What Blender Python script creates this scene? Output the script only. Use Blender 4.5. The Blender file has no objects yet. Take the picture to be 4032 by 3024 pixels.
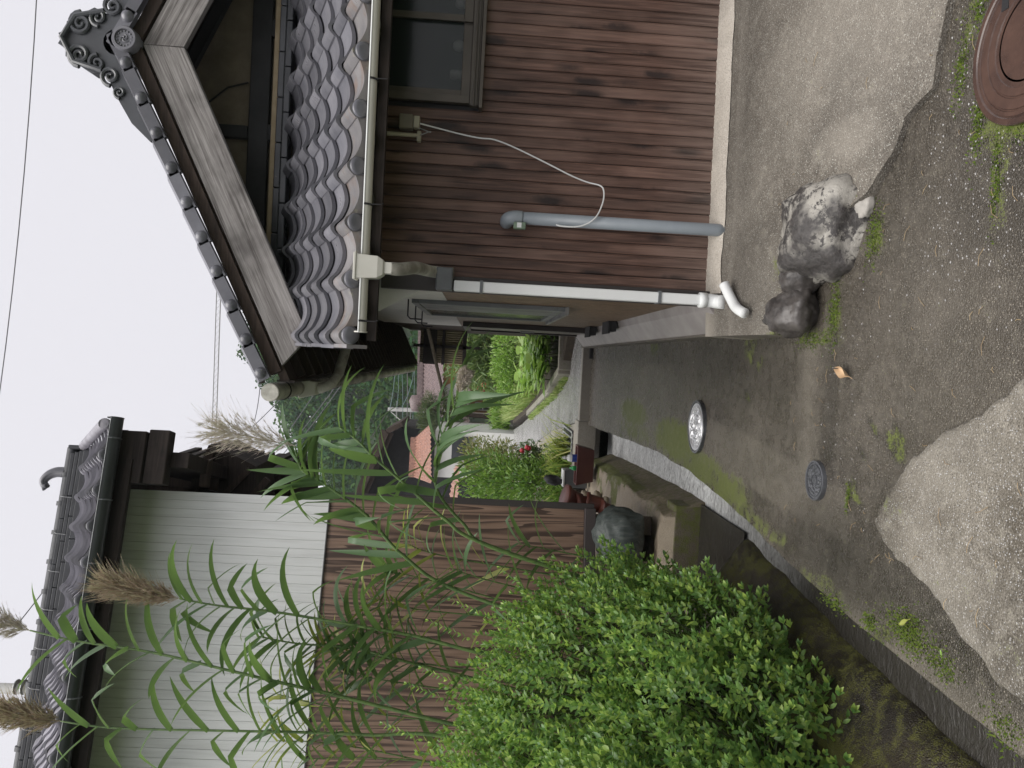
import bpy, bmesh, math, random
import numpy as np
from mathutils import Vector, Matrix, noise

# ------------------------------------------------------------------ camera, sky, sun, exposure
scene = bpy.context.scene
RAD = math.radians
cam_data = bpy.data.cameras.new('camera')
cam = bpy.data.objects.new('camera', cam_data)
scene.collection.objects.link(cam)
scene.camera = cam
cam_data.sensor_width = 36.0
cam_data.lens = 26.85
cam_data.clip_start = 0.05
cam_data.clip_end = 2000
yaw, pitch, roll = RAD(-1.88), RAD(2.57), RAD(3.03)      # the phone is held sideways: world up is the left of the picture
fwd = Vector((math.sin(yaw)*math.cos(pitch), math.cos(yaw)*math.cos(pitch), -math.sin(pitch)))
r0 = Vector((math.cos(yaw), -math.sin(yaw), 0)); dn0 = -r0.cross(fwd)
cam_y = math.cos(roll)*r0 - math.sin(roll)*dn0
cam_x = math.sin(roll)*r0 + math.cos(roll)*dn0
rot = Matrix((cam_x, cam_y, -fwd)).transposed().to_4x4()
cam.matrix_world = Matrix.Translation((0, 0, 1.5)) @ rot

world = bpy.data.worlds.new('World'); scene.world = world; world.use_nodes = True
wn = world.node_tree.nodes; wl = world.node_tree.links
sky = wn.new('ShaderNodeTexSky'); sky.sky_type = 'NISHITA'; sky.sun_disc = False
SUN_EL, SUN_AZ = RAD(70), RAD(200)                        # azimuth clockwise from +Y
sky.sun_elevation = SUN_EL; sky.sun_rotation = SUN_AZ
sky.air_density = 1.0; sky.dust_density = 6.0
hsv = wn.new('ShaderNodeHueSaturation'); hsv.inputs['Saturation'].default_value = 0.15
wmix = wn.new('ShaderNodeMix'); wmix.data_type = 'RGBA'; wmix.inputs[0].default_value = 0.975
wmix.inputs[7].default_value = (5.70, 5.62, 5.98, 1)        # the closed cloud cover
bg = wn['Background']; bg.inputs[1].default_value = 0.050
wl.new(sky.outputs[0], hsv.inputs['Color']); wl.new(hsv.outputs[0], wmix.inputs[6])
wl.new(wmix.outputs[2], bg.inputs[0])

sun_data = bpy.data.lights.new('sun', 'SUN'); sun_data.energy = 1.5; sun_data.angle = RAD(60)
sun_data.color = (1.0, 0.97, 0.93)
sun = bpy.data.objects.new('sun', sun_data); scene.collection.objects.link(sun)
sd = Vector((math.sin(SUN_AZ)*math.cos(SUN_EL), math.cos(SUN_AZ)*math.cos(SUN_EL), math.sin(SUN_EL)))
sun.rotation_euler = sd.to_track_quat('Z', 'Y').to_euler()
vs = scene.view_settings; vs.view_transform = 'Standard'; vs.look = 'None'; vs.exposure = 1.56; vs.gamma = 1.0
vs.use_curve_mapping = False

# ------------------------------------------------------------------ helpers
C = scene.collection
rng = random.Random(7)
NP = np.random.default_rng(11)

def world_mat(o):
    m = o.matrix_basis.copy()
    if o.parent:
        m = world_mat(o.parent) @ o.matrix_parent_inverse @ m
    return m

def link(name, data, parent=None, keep=True, loc=None, rot=None, scale=None):
    o = bpy.data.objects.new(name, data); C.objects.link(o)
    if loc is not None: o.location = loc
    if rot is not None: o.rotation_euler = rot
    if scale is not None: o.scale = scale
    if parent is not None:
        o.parent = parent
        if keep: o.matrix_parent_inverse = world_mat(parent).inverted()
    return o

def tag(o, label=None, cat=None, group=None, kind=None):
    if label: o['label'] = label
    if cat: o['category'] = cat
    if group: o['group'] = group
    if kind: o['kind'] = kind
    return o

def thing(name, label, cat, loc=(0, 0, 0), rotz=0.0, group=None):
    o = bpy.data.objects.new(name, None); C.objects.link(o)
    o.empty_display_size = 0.1; o.location = loc; o.rotation_euler = (0, 0, rotz)
    return tag(o, label, cat, group)

class MB:
    def __init__(self): self.v = []; self.f = []
    def add(self, vs, fs):
        n = len(self.v); self.v += [tuple(p) for p in vs]; self.f += [tuple(i+n for i in q) for q in fs]; return self
    def box(self, a, b, m=None):
        x0, y0, z0 = a; x1, y1, z1 = b
        vs = [(x0,y0,z0),(x1,y0,z0),(x1,y1,z0),(x0,y1,z0),(x0,y0,z1),(x1,y0,z1),(x1,y1,z1),(x0,y1,z1)]
        if m is not None: vs = [m @ Vector(p) for p in vs]
        return self.add(vs, [(3,2,1,0),(4,5,6,7),(0,1,5,4),(1,2,6,5),(2,3,7,6),(3,0,4,7)])
    def bar(self, p, q, w, h, up=(0,0,1)):
        p = Vector(p); q = Vector(q); d = (q-p); L = d.length; d.normalize()
        up = Vector(up); s = d.cross(up)
        if s.length < 1e-4: s = d.cross(Vector((1,0,0)))
        s.normalize(); u = s.cross(d)
        vs = [p+s*a*w/2+u*b*h/2 for a, b in ((-1,-1),(1,-1),(1,1),(-1,1))] + [q+s*a*w/2+u*b*h/2 for a, b in ((-1,-1),(1,-1),(1,1),(-1,1))]
        return self.add(vs, [(0,1,2,3),(7,6,5,4),(1,0,4,5),(2,1,5,6),(3,2,6,7),(0,3,7,4)])
    def tube(self, pts, r, n=8, cap=True):
        pts = [Vector(p) for p in pts]; k = len(pts)
        rs = r if hasattr(r, '__len__') else [r]*k
        vs = []; prev = None
        for i, p in enumerate(pts):
            d = (pts[min(i+1, k-1)] - pts[max(i-1, 0)]).normalized()
            if prev is None:
                a = d.cross(Vector((0,0,1)))
                if a.length < .1: a = d.cross(Vector((1,0,0)))
            else: a = prev - d*prev.dot(d)
            a.normalize(); prev = a; b = d.cross(a)
            vs += [p + (a*math.cos(t)+b*math.sin(t))*rs[i] for t in [2*math.pi*j/n for j in range(n)]]
        fs = [(i*n+j, i*n+(j+1)%n, (i+1)*n+(j+1)%n, (i+1)*n+j) for i in range(k-1) for j in range(n)]
        if cap: fs += [tuple(range(n-1, -1, -1)), tuple((k-1)*n+j for j in range(n))]
        return self.add(vs, fs)
    def lathe(self, prof, n=20, m=None):
        vs = []
        for r, z in prof: vs += [Vector((r*math.cos(2*math.pi*j/n), r*math.sin(2*math.pi*j/n), z)) for j in range(n)]
        if m is not None: vs = [m @ p for p in vs]
        k = len(prof)
        fs = [(i*n+j, i*n+(j+1)%n, (i+1)*n+(j+1)%n, (i+1)*n+j) for i in range(k-1) for j in range(n)]
        fs += [tuple(range(n-1, -1, -1)), tuple((k-1)*n+j for j in range(n))]
        return self.add(vs, fs)
    def prism(self, poly, z0, z1, m=None):
        n = len(poly)
        vs = [Vector((x, y, z0)) for x, y in poly] + [Vector((x, y, z1)) for x, y in poly]
        if m is not None: vs = [m @ p for p in vs]
        return self.add(vs, [tuple(range(n-1, -1, -1)), tuple(range(n, 2*n))] + [(i, (i+1) % n, n+(i+1) % n, n+i) for i in range(n)])
    def grid(self, fn, nu, nv):
        vs = [fn(i/nu, j/nv) for j in range(nv+1) for i in range(nu+1)]
        return self.add(vs, [(j*(nu+1)+i, j*(nu+1)+i+1, (j+1)*(nu+1)+i+1, (j+1)*(nu+1)+i) for j in range(nv) for i in range(nu)])
    def mesh(self, name, mat, smooth=False):
        me = bpy.data.meshes.new(name); me.from_pydata(self.v, [], self.f); me.update()
        if mat is not None: me.materials.append(mat)
        if smooth: me.polygons.foreach_set('use_smooth', [True]*len(me.polygons))
        return me
    def build(self, name, mat, parent=None, smooth=False, keep=True, bevel=0.0, sharp=None, **kw):
        me = self.mesh(name, mat, smooth or sharp is not None)
        o = link(name, me, parent, keep, **kw)
        if sharp is not None: me.set_sharp_from_angle(angle=RAD(sharp))
        if bevel:
            b = o.modifiers.new('bevel', 'BEVEL'); b.width = bevel; b.segments = 2; b.limit_method = 'ANGLE'; b.angle_limit = RAD(40)
        return o

def np_mesh(name, verts, quads, mat, parent=None, smooth=False, keep=True):
    verts = np.asarray(verts, dtype=np.float32).reshape(-1, 3); quads = np.asarray(quads, dtype=np.int32)
    k = quads.shape[1]
    me = bpy.data.meshes.new(name)
    me.vertices.add(len(verts)); me.vertices.foreach_set('co', verts.ravel())
    me.loops.add(quads.size); me.loops.foreach_set('vertex_index', quads.ravel())
    me.polygons.add(len(quads)); me.polygons.foreach_set('loop_start', np.arange(0, quads.size, k, dtype=np.int32))
    me.update(calc_edges=True); me.validate()
    if smooth: me.polygons.foreach_set('use_smooth', np.ones(len(me.polygons), dtype=bool))
    me.materials.append(mat)
    return link(name, me, parent, keep)

def struct(o): o['kind'] = 'structure'; return o

def smooth_path(pts, n=6):
    pts = [Vector(p) for p in pts]; out = []
    for i in range(len(pts)-1):
        p0 = pts[max(i-1, 0)]; p1 = pts[i]; p2 = pts[i+1]; p3 = pts[min(i+2, len(pts)-1)]
        for k in range(n):
            t = k/n
            out.append(0.5*((2*p1)+(p2-p0)*t+(2*p0-5*p1+4*p2-p3)*t*t+(3*p1-p0-3*p2+p3)*t**3))
    out.append(pts[-1]); return out

def interp(x, tab):
    return float(np.interp(x, [t[0] for t in tab], [t[1] for t in tab]))

# ------------------------------------------------------------------ materials
class NT:
    def __init__(self, name):
        self.m = bpy.data.materials.new(name); self.m.use_nodes = True
        self.t = self.m.node_tree; self.n = self.t.nodes; self.bsdf = self.n['Principled BSDF']; self.out = self.n['Material Output']
    def node(self, typ, **kw):
        n = self.n.new(typ)
        for k, v in kw.items(): setattr(n, k, v)
        return n
    def lk(self, a, b): self.t.links.new(a, b); return self
    def coord(self, scale=(1,1,1), rand=0.0, kind='Object'):
        tc = self.node('ShaderNodeTexCoord'); mp = self.node('ShaderNodeMapping'); mp.inputs['Scale'].default_value = scale
        src = tc.outputs[kind]
        if rand:
            oi = self.node('ShaderNodeObjectInfo'); mu = self.node('ShaderNodeMath', operation='MULTIPLY'); mu.inputs[1].default_value = rand
            self.lk(oi.outputs['Random'], mu.inputs[0])
            ad = self.node('ShaderNodeVectorMath', operation='ADD'); self.lk(src, ad.inputs[0]); self.lk(mu.outputs[0], ad.inputs[1]); src = ad.outputs[0]
        self.lk(src, mp.inputs['Vector']); return mp.outputs[0]
    def noise(self, vec, scale, detail=6, rough=.6, dist=0.0):
        n = self.node('ShaderNodeTexNoise'); n.inputs['Scale'].default_value = scale; n.inputs['Detail'].default_value = detail
        n.inputs['Roughness'].default_value = rough; n.inputs['Distortion'].default_value = dist
        self.lk(vec, n.inputs['Vector']); return n.outputs[0]
    def ramp(self, fac, stops, interp='LINEAR'):
        r = self.node('ShaderNodeValToRGB'); r.color_ramp.interpolation = interp
        e = r.color_ramp.elements
        while len(e) < len(stops): e.new(.5)
        for k, (p, c) in enumerate(stops):
            e[k].position = p; e[k].color = (*c, 1) if hasattr(c, '__len__') else (c, c, c, 1)
        self.lk(fac, r.inputs[0]); return r.outputs[0]
    def mix(self, a, b, fac, mode='MIX'):
        m = self.node('ShaderNodeMix', data_type='RGBA', blend_type=mode)
        for s, v in ((0, fac), (6, a), (7, b)):
            if hasattr(v, 'is_output') or hasattr(v, 'links'): self.lk(v, m.inputs[s])
            else: m.inputs[s].default_value = v if s == 0 else ((*v, 1) if len(v) == 3 else v)
        return m.outputs[2]
    def math(self, op, a, b=0.0):
        m = self.node('ShaderNodeMath', operation=op)
        for s, v in ((0, a), (1, b)):
            if hasattr(v, 'links'): self.lk(v, m.inputs[s])
            else: m.inputs[s].default_value = v
        return m.outputs[0]
    def bump(self, h, strength=.3, dist=.01, nrm=None):
        b = self.node('ShaderNodeBump'); b.inputs['Strength'].default_value = strength; b.inputs['Distance'].default_value = dist
        self.lk(h, b.inputs['Height'])
        if nrm is not None: self.lk(nrm, b.inputs['Normal'])
        return b.outputs[0]
    def done(self, col=None, rough=None, nrm=None, **kw):
        b = self.bsdf
        for key, v in (('Base Color', col), ('Roughness', rough), ('Normal', nrm)):
            if v is None: continue
            if hasattr(v, 'links'): self.lk(v, b.inputs[key])
            else: b.inputs[key].default_value = (*v, 1) if hasattr(v, '__len__') else v
        for k, v in kw.items(): b.inputs[k.replace('_', ' ')].default_value = v
        return self.m

def simple(name, c1, c2=None, rough=.6, scale=6, bump=.15, bscale=60, stretch=(1,1,1), rand=13.0, metal=0.0, spec=.5, lo=.35, hi=.65):
    t = NT(name); v = t.coord(stretch, rand)
    c2 = c2 or tuple(c*.7 for c in c1)
    n = t.noise(v, scale, 8, .65)
    col = t.ramp(n, [(lo, c2), (hi, c1)])
    nb = t.noise(v, bscale, 4)
    ro = t.ramp(n, [(.3, min(1, rough+.1)), (.7, max(.02, rough-.06))])
    return t.done(col, ro, t.bump(nb, bump, .004) if bump else None, Metallic=metal, **{'Specular_IOR_Level': spec})

def leaf_mat(name, c1, c2, c3=None, rough=.42, trans=.3, spec=.5):
    t = NT(name); g = t.node('ShaderNodeNewGeometry')
    stops = [(0.0, c2), (.6, c1)] + ([(1.0, c3)] if c3 else [])
    col = t.ramp(g.outputs['Random Per Island'], stops)
    t.done(col, rough, None, **{'Specular_IOR_Level': spec})
    tr = t.node('ShaderNodeBsdfTranslucent'); t.lk(t.mix(col, (.5, .8, .1), .25), tr.inputs[0])
    ms = t.node('ShaderNodeMixShader'); ms.inputs[0].default_value = trans
    t.lk(t.bsdf.outputs[0], ms.inputs[1]); t.lk(tr.outputs[0], ms.inputs[2]); t.lk(ms.outputs[0], t.out.inputs[0])
    return t.m

def wood_board_mat():
    t = NT('stained_cedar'); v = t.coord((1, 1, 1), 37.0)
    st = t.node('ShaderNodeMapping'); st.inputs['Scale'].default_value = (30, 30, 1.3); t.lk(v, st.inputs[0])
    grain = t.noise(st.outputs[0], 2.2, 8, .6, .6)
    big = t.noise(v, 1.4, 3)
    vo = t.node('ShaderNodeTexVoronoi'); vo.inputs['Scale'].default_value = 1.0; kn = t.node('ShaderNodeMapping'); kn.inputs['Scale'].default_value = (9, 9, 2.6)
    t.lk(v, kn.inputs[0]); dis = t.noise(v, 26, 4)
    ad = t.node('ShaderNodeVectorMath', operation='ADD'); sc = t.node('ShaderNodeVectorMath', operation='SCALE'); sc.inputs['Scale'].default_value = .22
    t.lk(dis, sc.inputs[0]); t.lk(kn.outputs[0], ad.inputs[0]); t.lk(sc.outputs[0], ad.inputs[1]); t.lk(ad.outputs[0], vo.inputs['Vector'])
    col = t.ramp(grain, [(.25, (.030, .016, .012)), (.5, (.092, .050, .037)), (.75, (.185, .108, .082))])
    col = t.mix(col, (.26, .165, .13), t.ramp(big, [(.48, 0.0), (.72, .6)]))
    knot = t.ramp(vo.outputs['Distance'], [(.12, 1.0), (.30, 0.0)])
    col = t.mix(col, (.016, .009, .008), t.math('MULTIPLY', knot, .9))
    oi = t.node('ShaderNodeObjectInfo'); col = t.mix(col, t.ramp(oi.outputs['Random'], [(0.0, .70), (.5, .86), (1.0, 1.06)]), 1.0, 'MULTIPLY')
    sp = t.node('ShaderNodeSeparateXYZ'); t.lk(t.coord(), sp.inputs[0])
    col = t.mix(col, (.20, .155, .13), t.math('MULTIPLY', t.ramp(sp.outputs[2], [(.0, .55), (.35, 0.0)]), t.ramp(grain, [(.35, .2), (.6, 1.0)])))
    return t.done(col, .52, t.bump(grain, .25, .003), **{'Specular_IOR_Level': .35})

def siding_print_mat(name, base, dark, light, s=1.0, ax=(11, 11, 1.1)):
    t = NT(name); v = t.coord((1, 1, 1), 5.0)
    mp = t.node('ShaderNodeMapping'); mp.inputs['Scale'].default_value = ax; t.lk(v, mp.inputs[0])
    w = t.noise(mp.outputs[0], 1.1*s, 3, .5, .5)
    band = t.math('FRACT', t.math('MULTIPLY', w, 11.0))
    fine = t.noise(mp.outputs[0], 9*s, 5)
    col = t.ramp(band, [(0.0, light), (.45, base), (.82, dark), (.97, dark), (1.0, light)])
    col = t.mix(col, dark, t.ramp(fine, [(.5, 0.0), (.75, .6)]))
    return t.done(col, .5, t.bump(band, .15, .002), **{'Specular_IOR_Level': .4})

def weathered_wood_mat(name, lo, hi, ax=(1.2, 30, 30), rough=.75, spec=.25):
    t = NT(name); v = t.coord((1, 1, 1), 9.0)
    mp = t.node('ShaderNodeMapping'); mp.inputs['Scale'].default_value = ax; t.lk(v, mp.inputs[0])
    n = t.noise(mp.outputs[0], 2.0, 9, .68, .7); big = t.noise(v, 3, 3)
    col = t.ramp(n, [(.32, lo), (.66, hi)])
    col = t.mix(col, tuple(c*.55 for c in lo), t.ramp(big, [(.52, 0.0), (.75, .75)]))
    return t.done(col, rough, t.bump(n, .5, .004), **{'Specular_IOR_Level': spec})

def tile_mat(name, c, c2, rust=False):
    t = NT(name); v = t.coord((1, 1, 1), 23.0)
    n = t.noise(v, 5, 5); f = t.noise(v, 90, 3)
    col = t.ramp(n, [(.35, c2), (.65, c)])
    if rust: 
        r = t.noise(v, 7, 4, .6, .5)
        col = t.mix(col, (.17, .12, .095), t.ramp(r, [(.52, 0.0), (.64, .6)]))
        col = t.mix(col, (.30, .29, .22), t.ramp(t.noise(v, 16, 4), [(.62, 0.0), (.72, .7)]))
    oi = t.node('ShaderNodeObjectInfo'); col = t.mix(col, t.ramp(oi.outputs['Random'], [(0.0, .68), (.5, 1.0), (1.0, 1.28)]), 1.0, 'MULTIPLY')
    col = t.mix(col, (.20, .21, .14), t.ramp(t.noise(v, 28, 3), [(.70, 0.0), (.76, .7)]))
    return t.done(col, t.ramp(n, [(.3, .42), (.7, .26)]), t.bump(f, .08, .002), **{'Specular_IOR_Level': .6})

def concrete_mat(name, base, dark, light, rough=(.38, .62), moss=(.100, .122, .020), attr=True, speck=1.0, spec=.5):
    """wet concrete: aggregate specks, stains, and moss / pale / dark shapes given by the mesh's own 'stain' attribute"""
    t = NT(name); v = t.coord((1, 1, 1), 0.0)
    n1 = t.noise(v, 2.3, 7, .62); n2 = t.noise(v, 16, 6, .7); n3 = t.noise(v, 170, 3, .6)
    n0 = t.noise(v, .9, 5, .6, .6)
    col = t.ramp(n1, [(.32, dark), (.68, base)])
    col = t.mix(col, tuple(c*.55 for c in dark), t.ramp(n0, [(.36, .65), (.52, 0.0)]))
    col = t.mix(col, light, t.ramp(n2, [(.5, 0.0), (.78, .5)]))
    col = t.mix(col, tuple(c*.35 for c in dark), t.ramp(n3, [(.30, .75), (.46, 0.0)]))
    col = t.mix(col, tuple(min(.6, c*1.15) for c in light), t.ramp(n3, [(.56, 0.0), (.72, .6)]))
    vo = t.node('ShaderNodeTexVoronoi'); vo.inputs['Scale'].default_value = 150; t.lk(v, vo.inputs['Vector'])
    peb = t.node('ShaderNodeSeparateColor'); t.lk(vo.outputs['Color'], peb.inputs[0])
    pf = t.math('MULTIPLY', t.ramp(vo.outputs['Distance'], [(.22, 1.0), (.42, 0.0)]), t.ramp(peb.outputs[0], [(.55, 0.0), (.95, .85*speck)]))
    col = t.mix(col, tuple(min(.5, c*1.7) for c in light), pf)
    pf2 = t.math('MULTIPLY', t.ramp(vo.outputs['Distance'], [(.2, 1.0), (.4, 0.0)]), t.ramp(peb.outputs[1], [(.6, 0.0), (.95, .8)]))
    col = t.mix(col, tuple(c*.4 for c in dark), pf2)
    rr = t.ramp(n2, [(.3, rough[0]), (.7, rough[1])])
    if attr:
        a = t.node('ShaderNodeAttribute', attribute_name='stain'); s = t.node('ShaderNodeSeparateColor'); t.lk(a.outputs['Color'], s.inputs[0])
        col = t.mix(col, light, t.math('MULTIPLY', s.outputs[1], .75))
        col = t.mix(col, tuple(c*.42 for c in dark), t.math('MULTIPLY', s.outputs[2], .8))
        mm = t.math('ADD', s.outputs[0], t.math('MULTIPLY', t.math('SUBTRACT', t.math('ADD', n2, t.math('MULTIPLY', t.math('SUBTRACT', n3, .5), .8)), .5), 2.0))
        mf = t.ramp(mm, [(.42, 0.0), (.75, .85)])
        mc = t.ramp(n3, [(.3, tuple(c*.55 for c in moss)), (.7, tuple(c*1.25 for c in moss))])
        col = t.mix(col, mc, mf)
        rr = t.math('ADD', rr, t.math('MULTIPLY', mf, .3))
    h = t.math('ADD', n3, t.math('MULTIPLY', vo.outputs['Distance'], .6))
    return t.done(col, rr, t.bump(h, .8, .006), **{'Specular_IOR_Level': spec})

# ------------------------------------------------------------------ shared materials
M_road = concrete_mat('wet_road_concrete', (.078, .067, .054), (.036, .030, .022), (.172, .153, .124), rough=(.16, .44))
M_apron = concrete_mat('worn_apron_concrete', (.178, .160, .134), (.098, .085, .070), (.34, .31, .265), rough=(.5, .75), speck=.9, spec=.35)
M_ledge = concrete_mat('pale_washed_concrete', (.215, .195, .162), (.085, .073, .056), (.42, .39, .335), rough=(.5, .75), speck=1.0, spec=.35)
M_bank = concrete_mat('stained_bank_concrete', (.30, .25, .18), (.13, .10, .072), (.46, .38, .28), rough=(.45, .7), speck=.3)
M_wall = concrete_mat('mossy_canal_wall', (.040, .030, .019), (.014, .010, .007), (.085, .066, .043), rough=(.35, .6), moss=(.085, .088, .012), speck=.3)
M_lane = concrete_mat('lane_asphalt', (.30, .295, .29), (.22, .215, .21), (.40, .40, .40), rough=(.16, .34), speck=.4)
M_pave = concrete_mat('far_paving', (.36, .33, .285), (.26, .24, .205), (.45, .42, .38), rough=(.3, .5), speck=.3)
M_soil = simple('dark_soil', (.050, .036, .022), (.024, .018, .012), .85, 12, .5, 80)
M_ground = simple('meadow_ground', (.07, .10, .03), (.035, .05, .018), .9, 3, .4, 40)

def set_stain(o, fn):
    me = o.data; a = me.color_attributes.new('stain', 'FLOAT_COLOR', 'POINT')
    buf = []
    for vv in me.vertices: buf += list(fn(vv.co.x, vv.co.y, vv.co.z)) + [1.0]
    a.data.foreach_set('color', buf)

def fbm(x, y, s=1.0, seed=0.0): return noise.fractal(Vector((x*s+seed, y*s-seed, seed*.37)), 1.0, 2.0, 4)
def blob(x, y, cx, cy, rx, ry):
    d = math.hypot((x-cx)/rx, (y-cy)/ry); return max(0.0, 1-d*d)

# ------------------------------------------------------------------ ground, road, canal
g = MB().grid(lambda u, v: (-400+800*u, -200+900*v, -1.0), 8, 8).build('ground', M_ground); struct(g)

CAN_R = [(0.0, -1.05), (1.2, -1.01), (2.0, -.99), (2.33, -.975), (2.7, -.965), (3.05, -.94), (3.48, -.885), (4.3, -.80), (5.2, -.715), (6.28, -.70), (7.5, -.735), (8.15, -.76), (9.3, -.80), (10.4, -.83)]
CAN_L = [(0.0, -1.50), (2.0, -1.42), (2.8, -1.345), (3.22, -1.30), (3.75, -1.245), (4.2, -1.196), (4.72, -1.14), (5.2, -1.08), (6.4, -1.045), (8.2, -1.10), (10.4, -1.21)]
WATER_Z = -.37
def road_z(x, y): return .012*fbm(x, y, 1.3, 3.0) + .004*fbm(x, y, 6.0, 9.0) - .012
def road_fn(u, v):
    y = .15 + 10.2*(v**1.35); xl = interp(y, CAN_R)
    xl += .012*fbm(y*2.2, 0, 1.0, 5.0)
    x = xl + (3.6-xl)*(u**1.5)
    return (x, y, road_z(x, y))
r = MB().grid(road_fn, 110, 210)
nu, nv = 110, 210
edge = [r.v[j*(nu+1)] for j in range(nv+1)]
n0 = len(r.v)
for k, (dx, z) in enumerate(((-.006, -.03), (.004, -.2), (.0, -1.0))):
    r.v += [(p[0]+dx+.006*fbm(p[1], z*3, 4.0, 2.0), p[1], z) for p in edge]
for j in range(nv):
    ids = [j*(nu+1)] + [n0+k*(nv+1)+j for k in range(3)]
    nxt = [(j+1)*(nu+1)] + [n0+k*(nv+1)+j+1 for k in range(3)]
    for k in range(3): r.f.append((ids[k], nxt[k], nxt[k+1], ids[k+1]))
road = r.build('road', M_road, smooth=True); struct(road)
MOSS = [(-.45, 7.35, .15, .75, 1.1), (-.62, 7.2, .12, 1.0, .7), (-.55, 5.75, .19, .75, 1.1), (-.66, 5.0, .14, .7, .9), (-.70, 4.5, .13, .5, .85), (-.80, 3.95, .06, .6, .6),
        (-.885, 3.2, .05, .25, .55), (.25, 3.2, .10, .06, .7), (.17, 3.35, .05, .3, .5), (.55, 2.9, .09, .06, .6), (1.0, 2.0, .30, .35, .42), (.78, 2.18, .10, .16, .9), (.62, 2.22, .30, .04, .55), (1.15, 2.42, .16, .05, .6), (-.48, 3.02, .05, .03, .6), (.9, 1.7, .5, .3, .4)]
def road_stain(x, y, z):
    m = 0.0
    for cx, cy, rx, ry, s in MOSS: m = max(m, s*blob(x, y, cx, cy, rx, ry)**.6 if blob(x, y, cx, cy, rx, ry) > 0 else 0)
    xe = interp(y, CAN_R)
    light = 0.0; dark = 0.0
    if x < .17 and x > -.62: light = max(light, .55*max(0, 1-abs(y-(3.44+.06*x*1.4+.02*fbm(x, 0, 3, 1)))/.14))
    e = x-xe
    if 1.6 < y < 3.4 and 0 <= e < .12: light = max(light, .65*(1-e/.12)*min(1, (3.4-y)*2))
    tx = -.30-.08*(5.0-y)
    if 3.0 < y < 5.1 and -.66+(.02*(y-3)) < x < tx+.02*fbm(x, y, 4, 2): light = max(light, .42)
    dark = max(dark, .6*blob(x, y, .05, 4.7, .30, 1.3), .8*blob(x, y, -.75, 3.1, .28, .7), .65*blob(x, y, -.15, 3.2, .5, .10), .5*blob(x, y, -.55, 2.55, .3, .3))
    if y > 5: light = max(light, .38*min(1, (y-5)/1.5)*(1 if x < .02 else .25))
    if x > .4 and y < 2.45: dark = max(dark, .25)
    light = max(light, .30*blob(x, y, .1, 2.5, .9, .5))
    if z < -.02: m = max(m, .55); dark = max(dark, .8)
    k = 1 + .35*fbm(x, y, 3.0, 8.0)
    return (m, min(1, light*k), min(1, dark*k))
set_stain(road, road_stain)

# canal bed and flowing water
bed = MB().grid(lambda u, v: (-2.6+2.2*u, -.3+13*v, -.62), 6, 20).build('canal_bed', M_wall); struct(bed)
set_stain(bed, lambda x, y, z: (.1, 0, .3))
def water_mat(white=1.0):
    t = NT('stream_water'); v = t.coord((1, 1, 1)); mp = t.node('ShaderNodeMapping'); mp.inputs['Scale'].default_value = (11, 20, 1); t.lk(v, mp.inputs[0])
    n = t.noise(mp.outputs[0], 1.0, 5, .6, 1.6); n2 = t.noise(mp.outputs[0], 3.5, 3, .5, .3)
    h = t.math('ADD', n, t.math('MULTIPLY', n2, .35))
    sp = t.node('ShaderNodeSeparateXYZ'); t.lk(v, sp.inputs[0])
    painted_glare = t.math('MULTIPLY', t.ramp(h, [(.34, .08), (.80, .90)]), t.ramp(t.math('MULTIPLY', sp.outputs[1], .1), [(.40, .0), (.60, 1.0)]))  # bright sky reflection painted whitish into the far water's base colour
    return t.done(t.mix((.035, .032, .028), (.80, .81, .81), t.math('MULTIPLY', painted_glare, white)), .10, t.bump(h, .8, .018), **{'Specular_IOR_Level': .5, 'IOR': 1.33})
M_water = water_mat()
def wfn(u, v):
    y = .1+12.3*v; a = interp(y, CAN_L)-.06; b = interp(y, CAN_R)+.05
    x = a+(b-a)*u
    return (x, y, WATER_Z + .010*fbm(x*2.6, y, 2.2, 4.0))
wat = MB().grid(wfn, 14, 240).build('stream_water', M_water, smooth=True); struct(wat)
# side inlet from the left, shallow and brown
inlet = MB().grid(lambda u, v: (-2.6+1.52*u, 5.02+1.05*v, WATER_Z+.03+.008*fbm(u*6, v*4, 1, 1)), 20, 14).build('inlet_water', water_mat(0.0), smooth=True); struct(inlet)

# left bank: slope of the canal wall, mossy ridge, earth below the bush
def bank_profile(y):
    xl = interp(y, CAN_L)
    return [(xl+.01, -.95), (xl-.005, WATER_Z-.05), (xl-.02, WATER_Z+.03), (xl-.10, WATER_Z+.10), (xl-.27, WATER_Z+.20), (xl-.30, WATER_Z+.255), (xl-.38, WATER_Z+.26), (xl-.42, WATER_Z+.2), (xl-.9, -.16), (xl-3.4, -.02)]
def bank_mesh(y0, y1, n):
    b = MB(); rows = []
    for j in range(n+1):
        y = y0+(y1-y0)*j/n
        for i, (x, z) in enumerate(bank_profile(y)):
            k = 1.0 if i > 1 else .2
            b.v.append((x+k*.03*fbm(y*2, i*3.1, 1.5, 1.0), y, z+k*.018*fbm(x*3, y*3, 1.5, 6.0)))
    m = len(bank_profile(1))
    b.f = [(j*m+i, j*m+i+1, (j+1)*m+i+1, (j+1)*m+i) for j in range(n) for i in range(m-1)]
    last = [n*m+i for i in range(m)]
    b.v += [(b.v[i][0], b.v[i][1], -1.0) for i in last]; q = len(b.v)-m
    b.f += [(last[i], last[i+1], q+i+1, q+i) for i in range(m-1)]
    return b
bk = bank_mesh(.1, 5.02, 110).build('canal_bank', M_wall, smooth=True); struct(bk)
def bank_stain(x, y, z):
    xl = interp(y, CAN_L); d = xl-x
    m = 1.05*max(0, 1-abs(d-.33)/.12) + .75*max(0, 1-abs(d-.05)/.10) + .25*max(0, fbm(x, y, 3, 4))
    return (min(1, m), .35*max(0, 1-abs(d-.2)/.12)*(.5+fbm(x, y, 4, 3)), .3 if d < .02 else 0)
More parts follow.
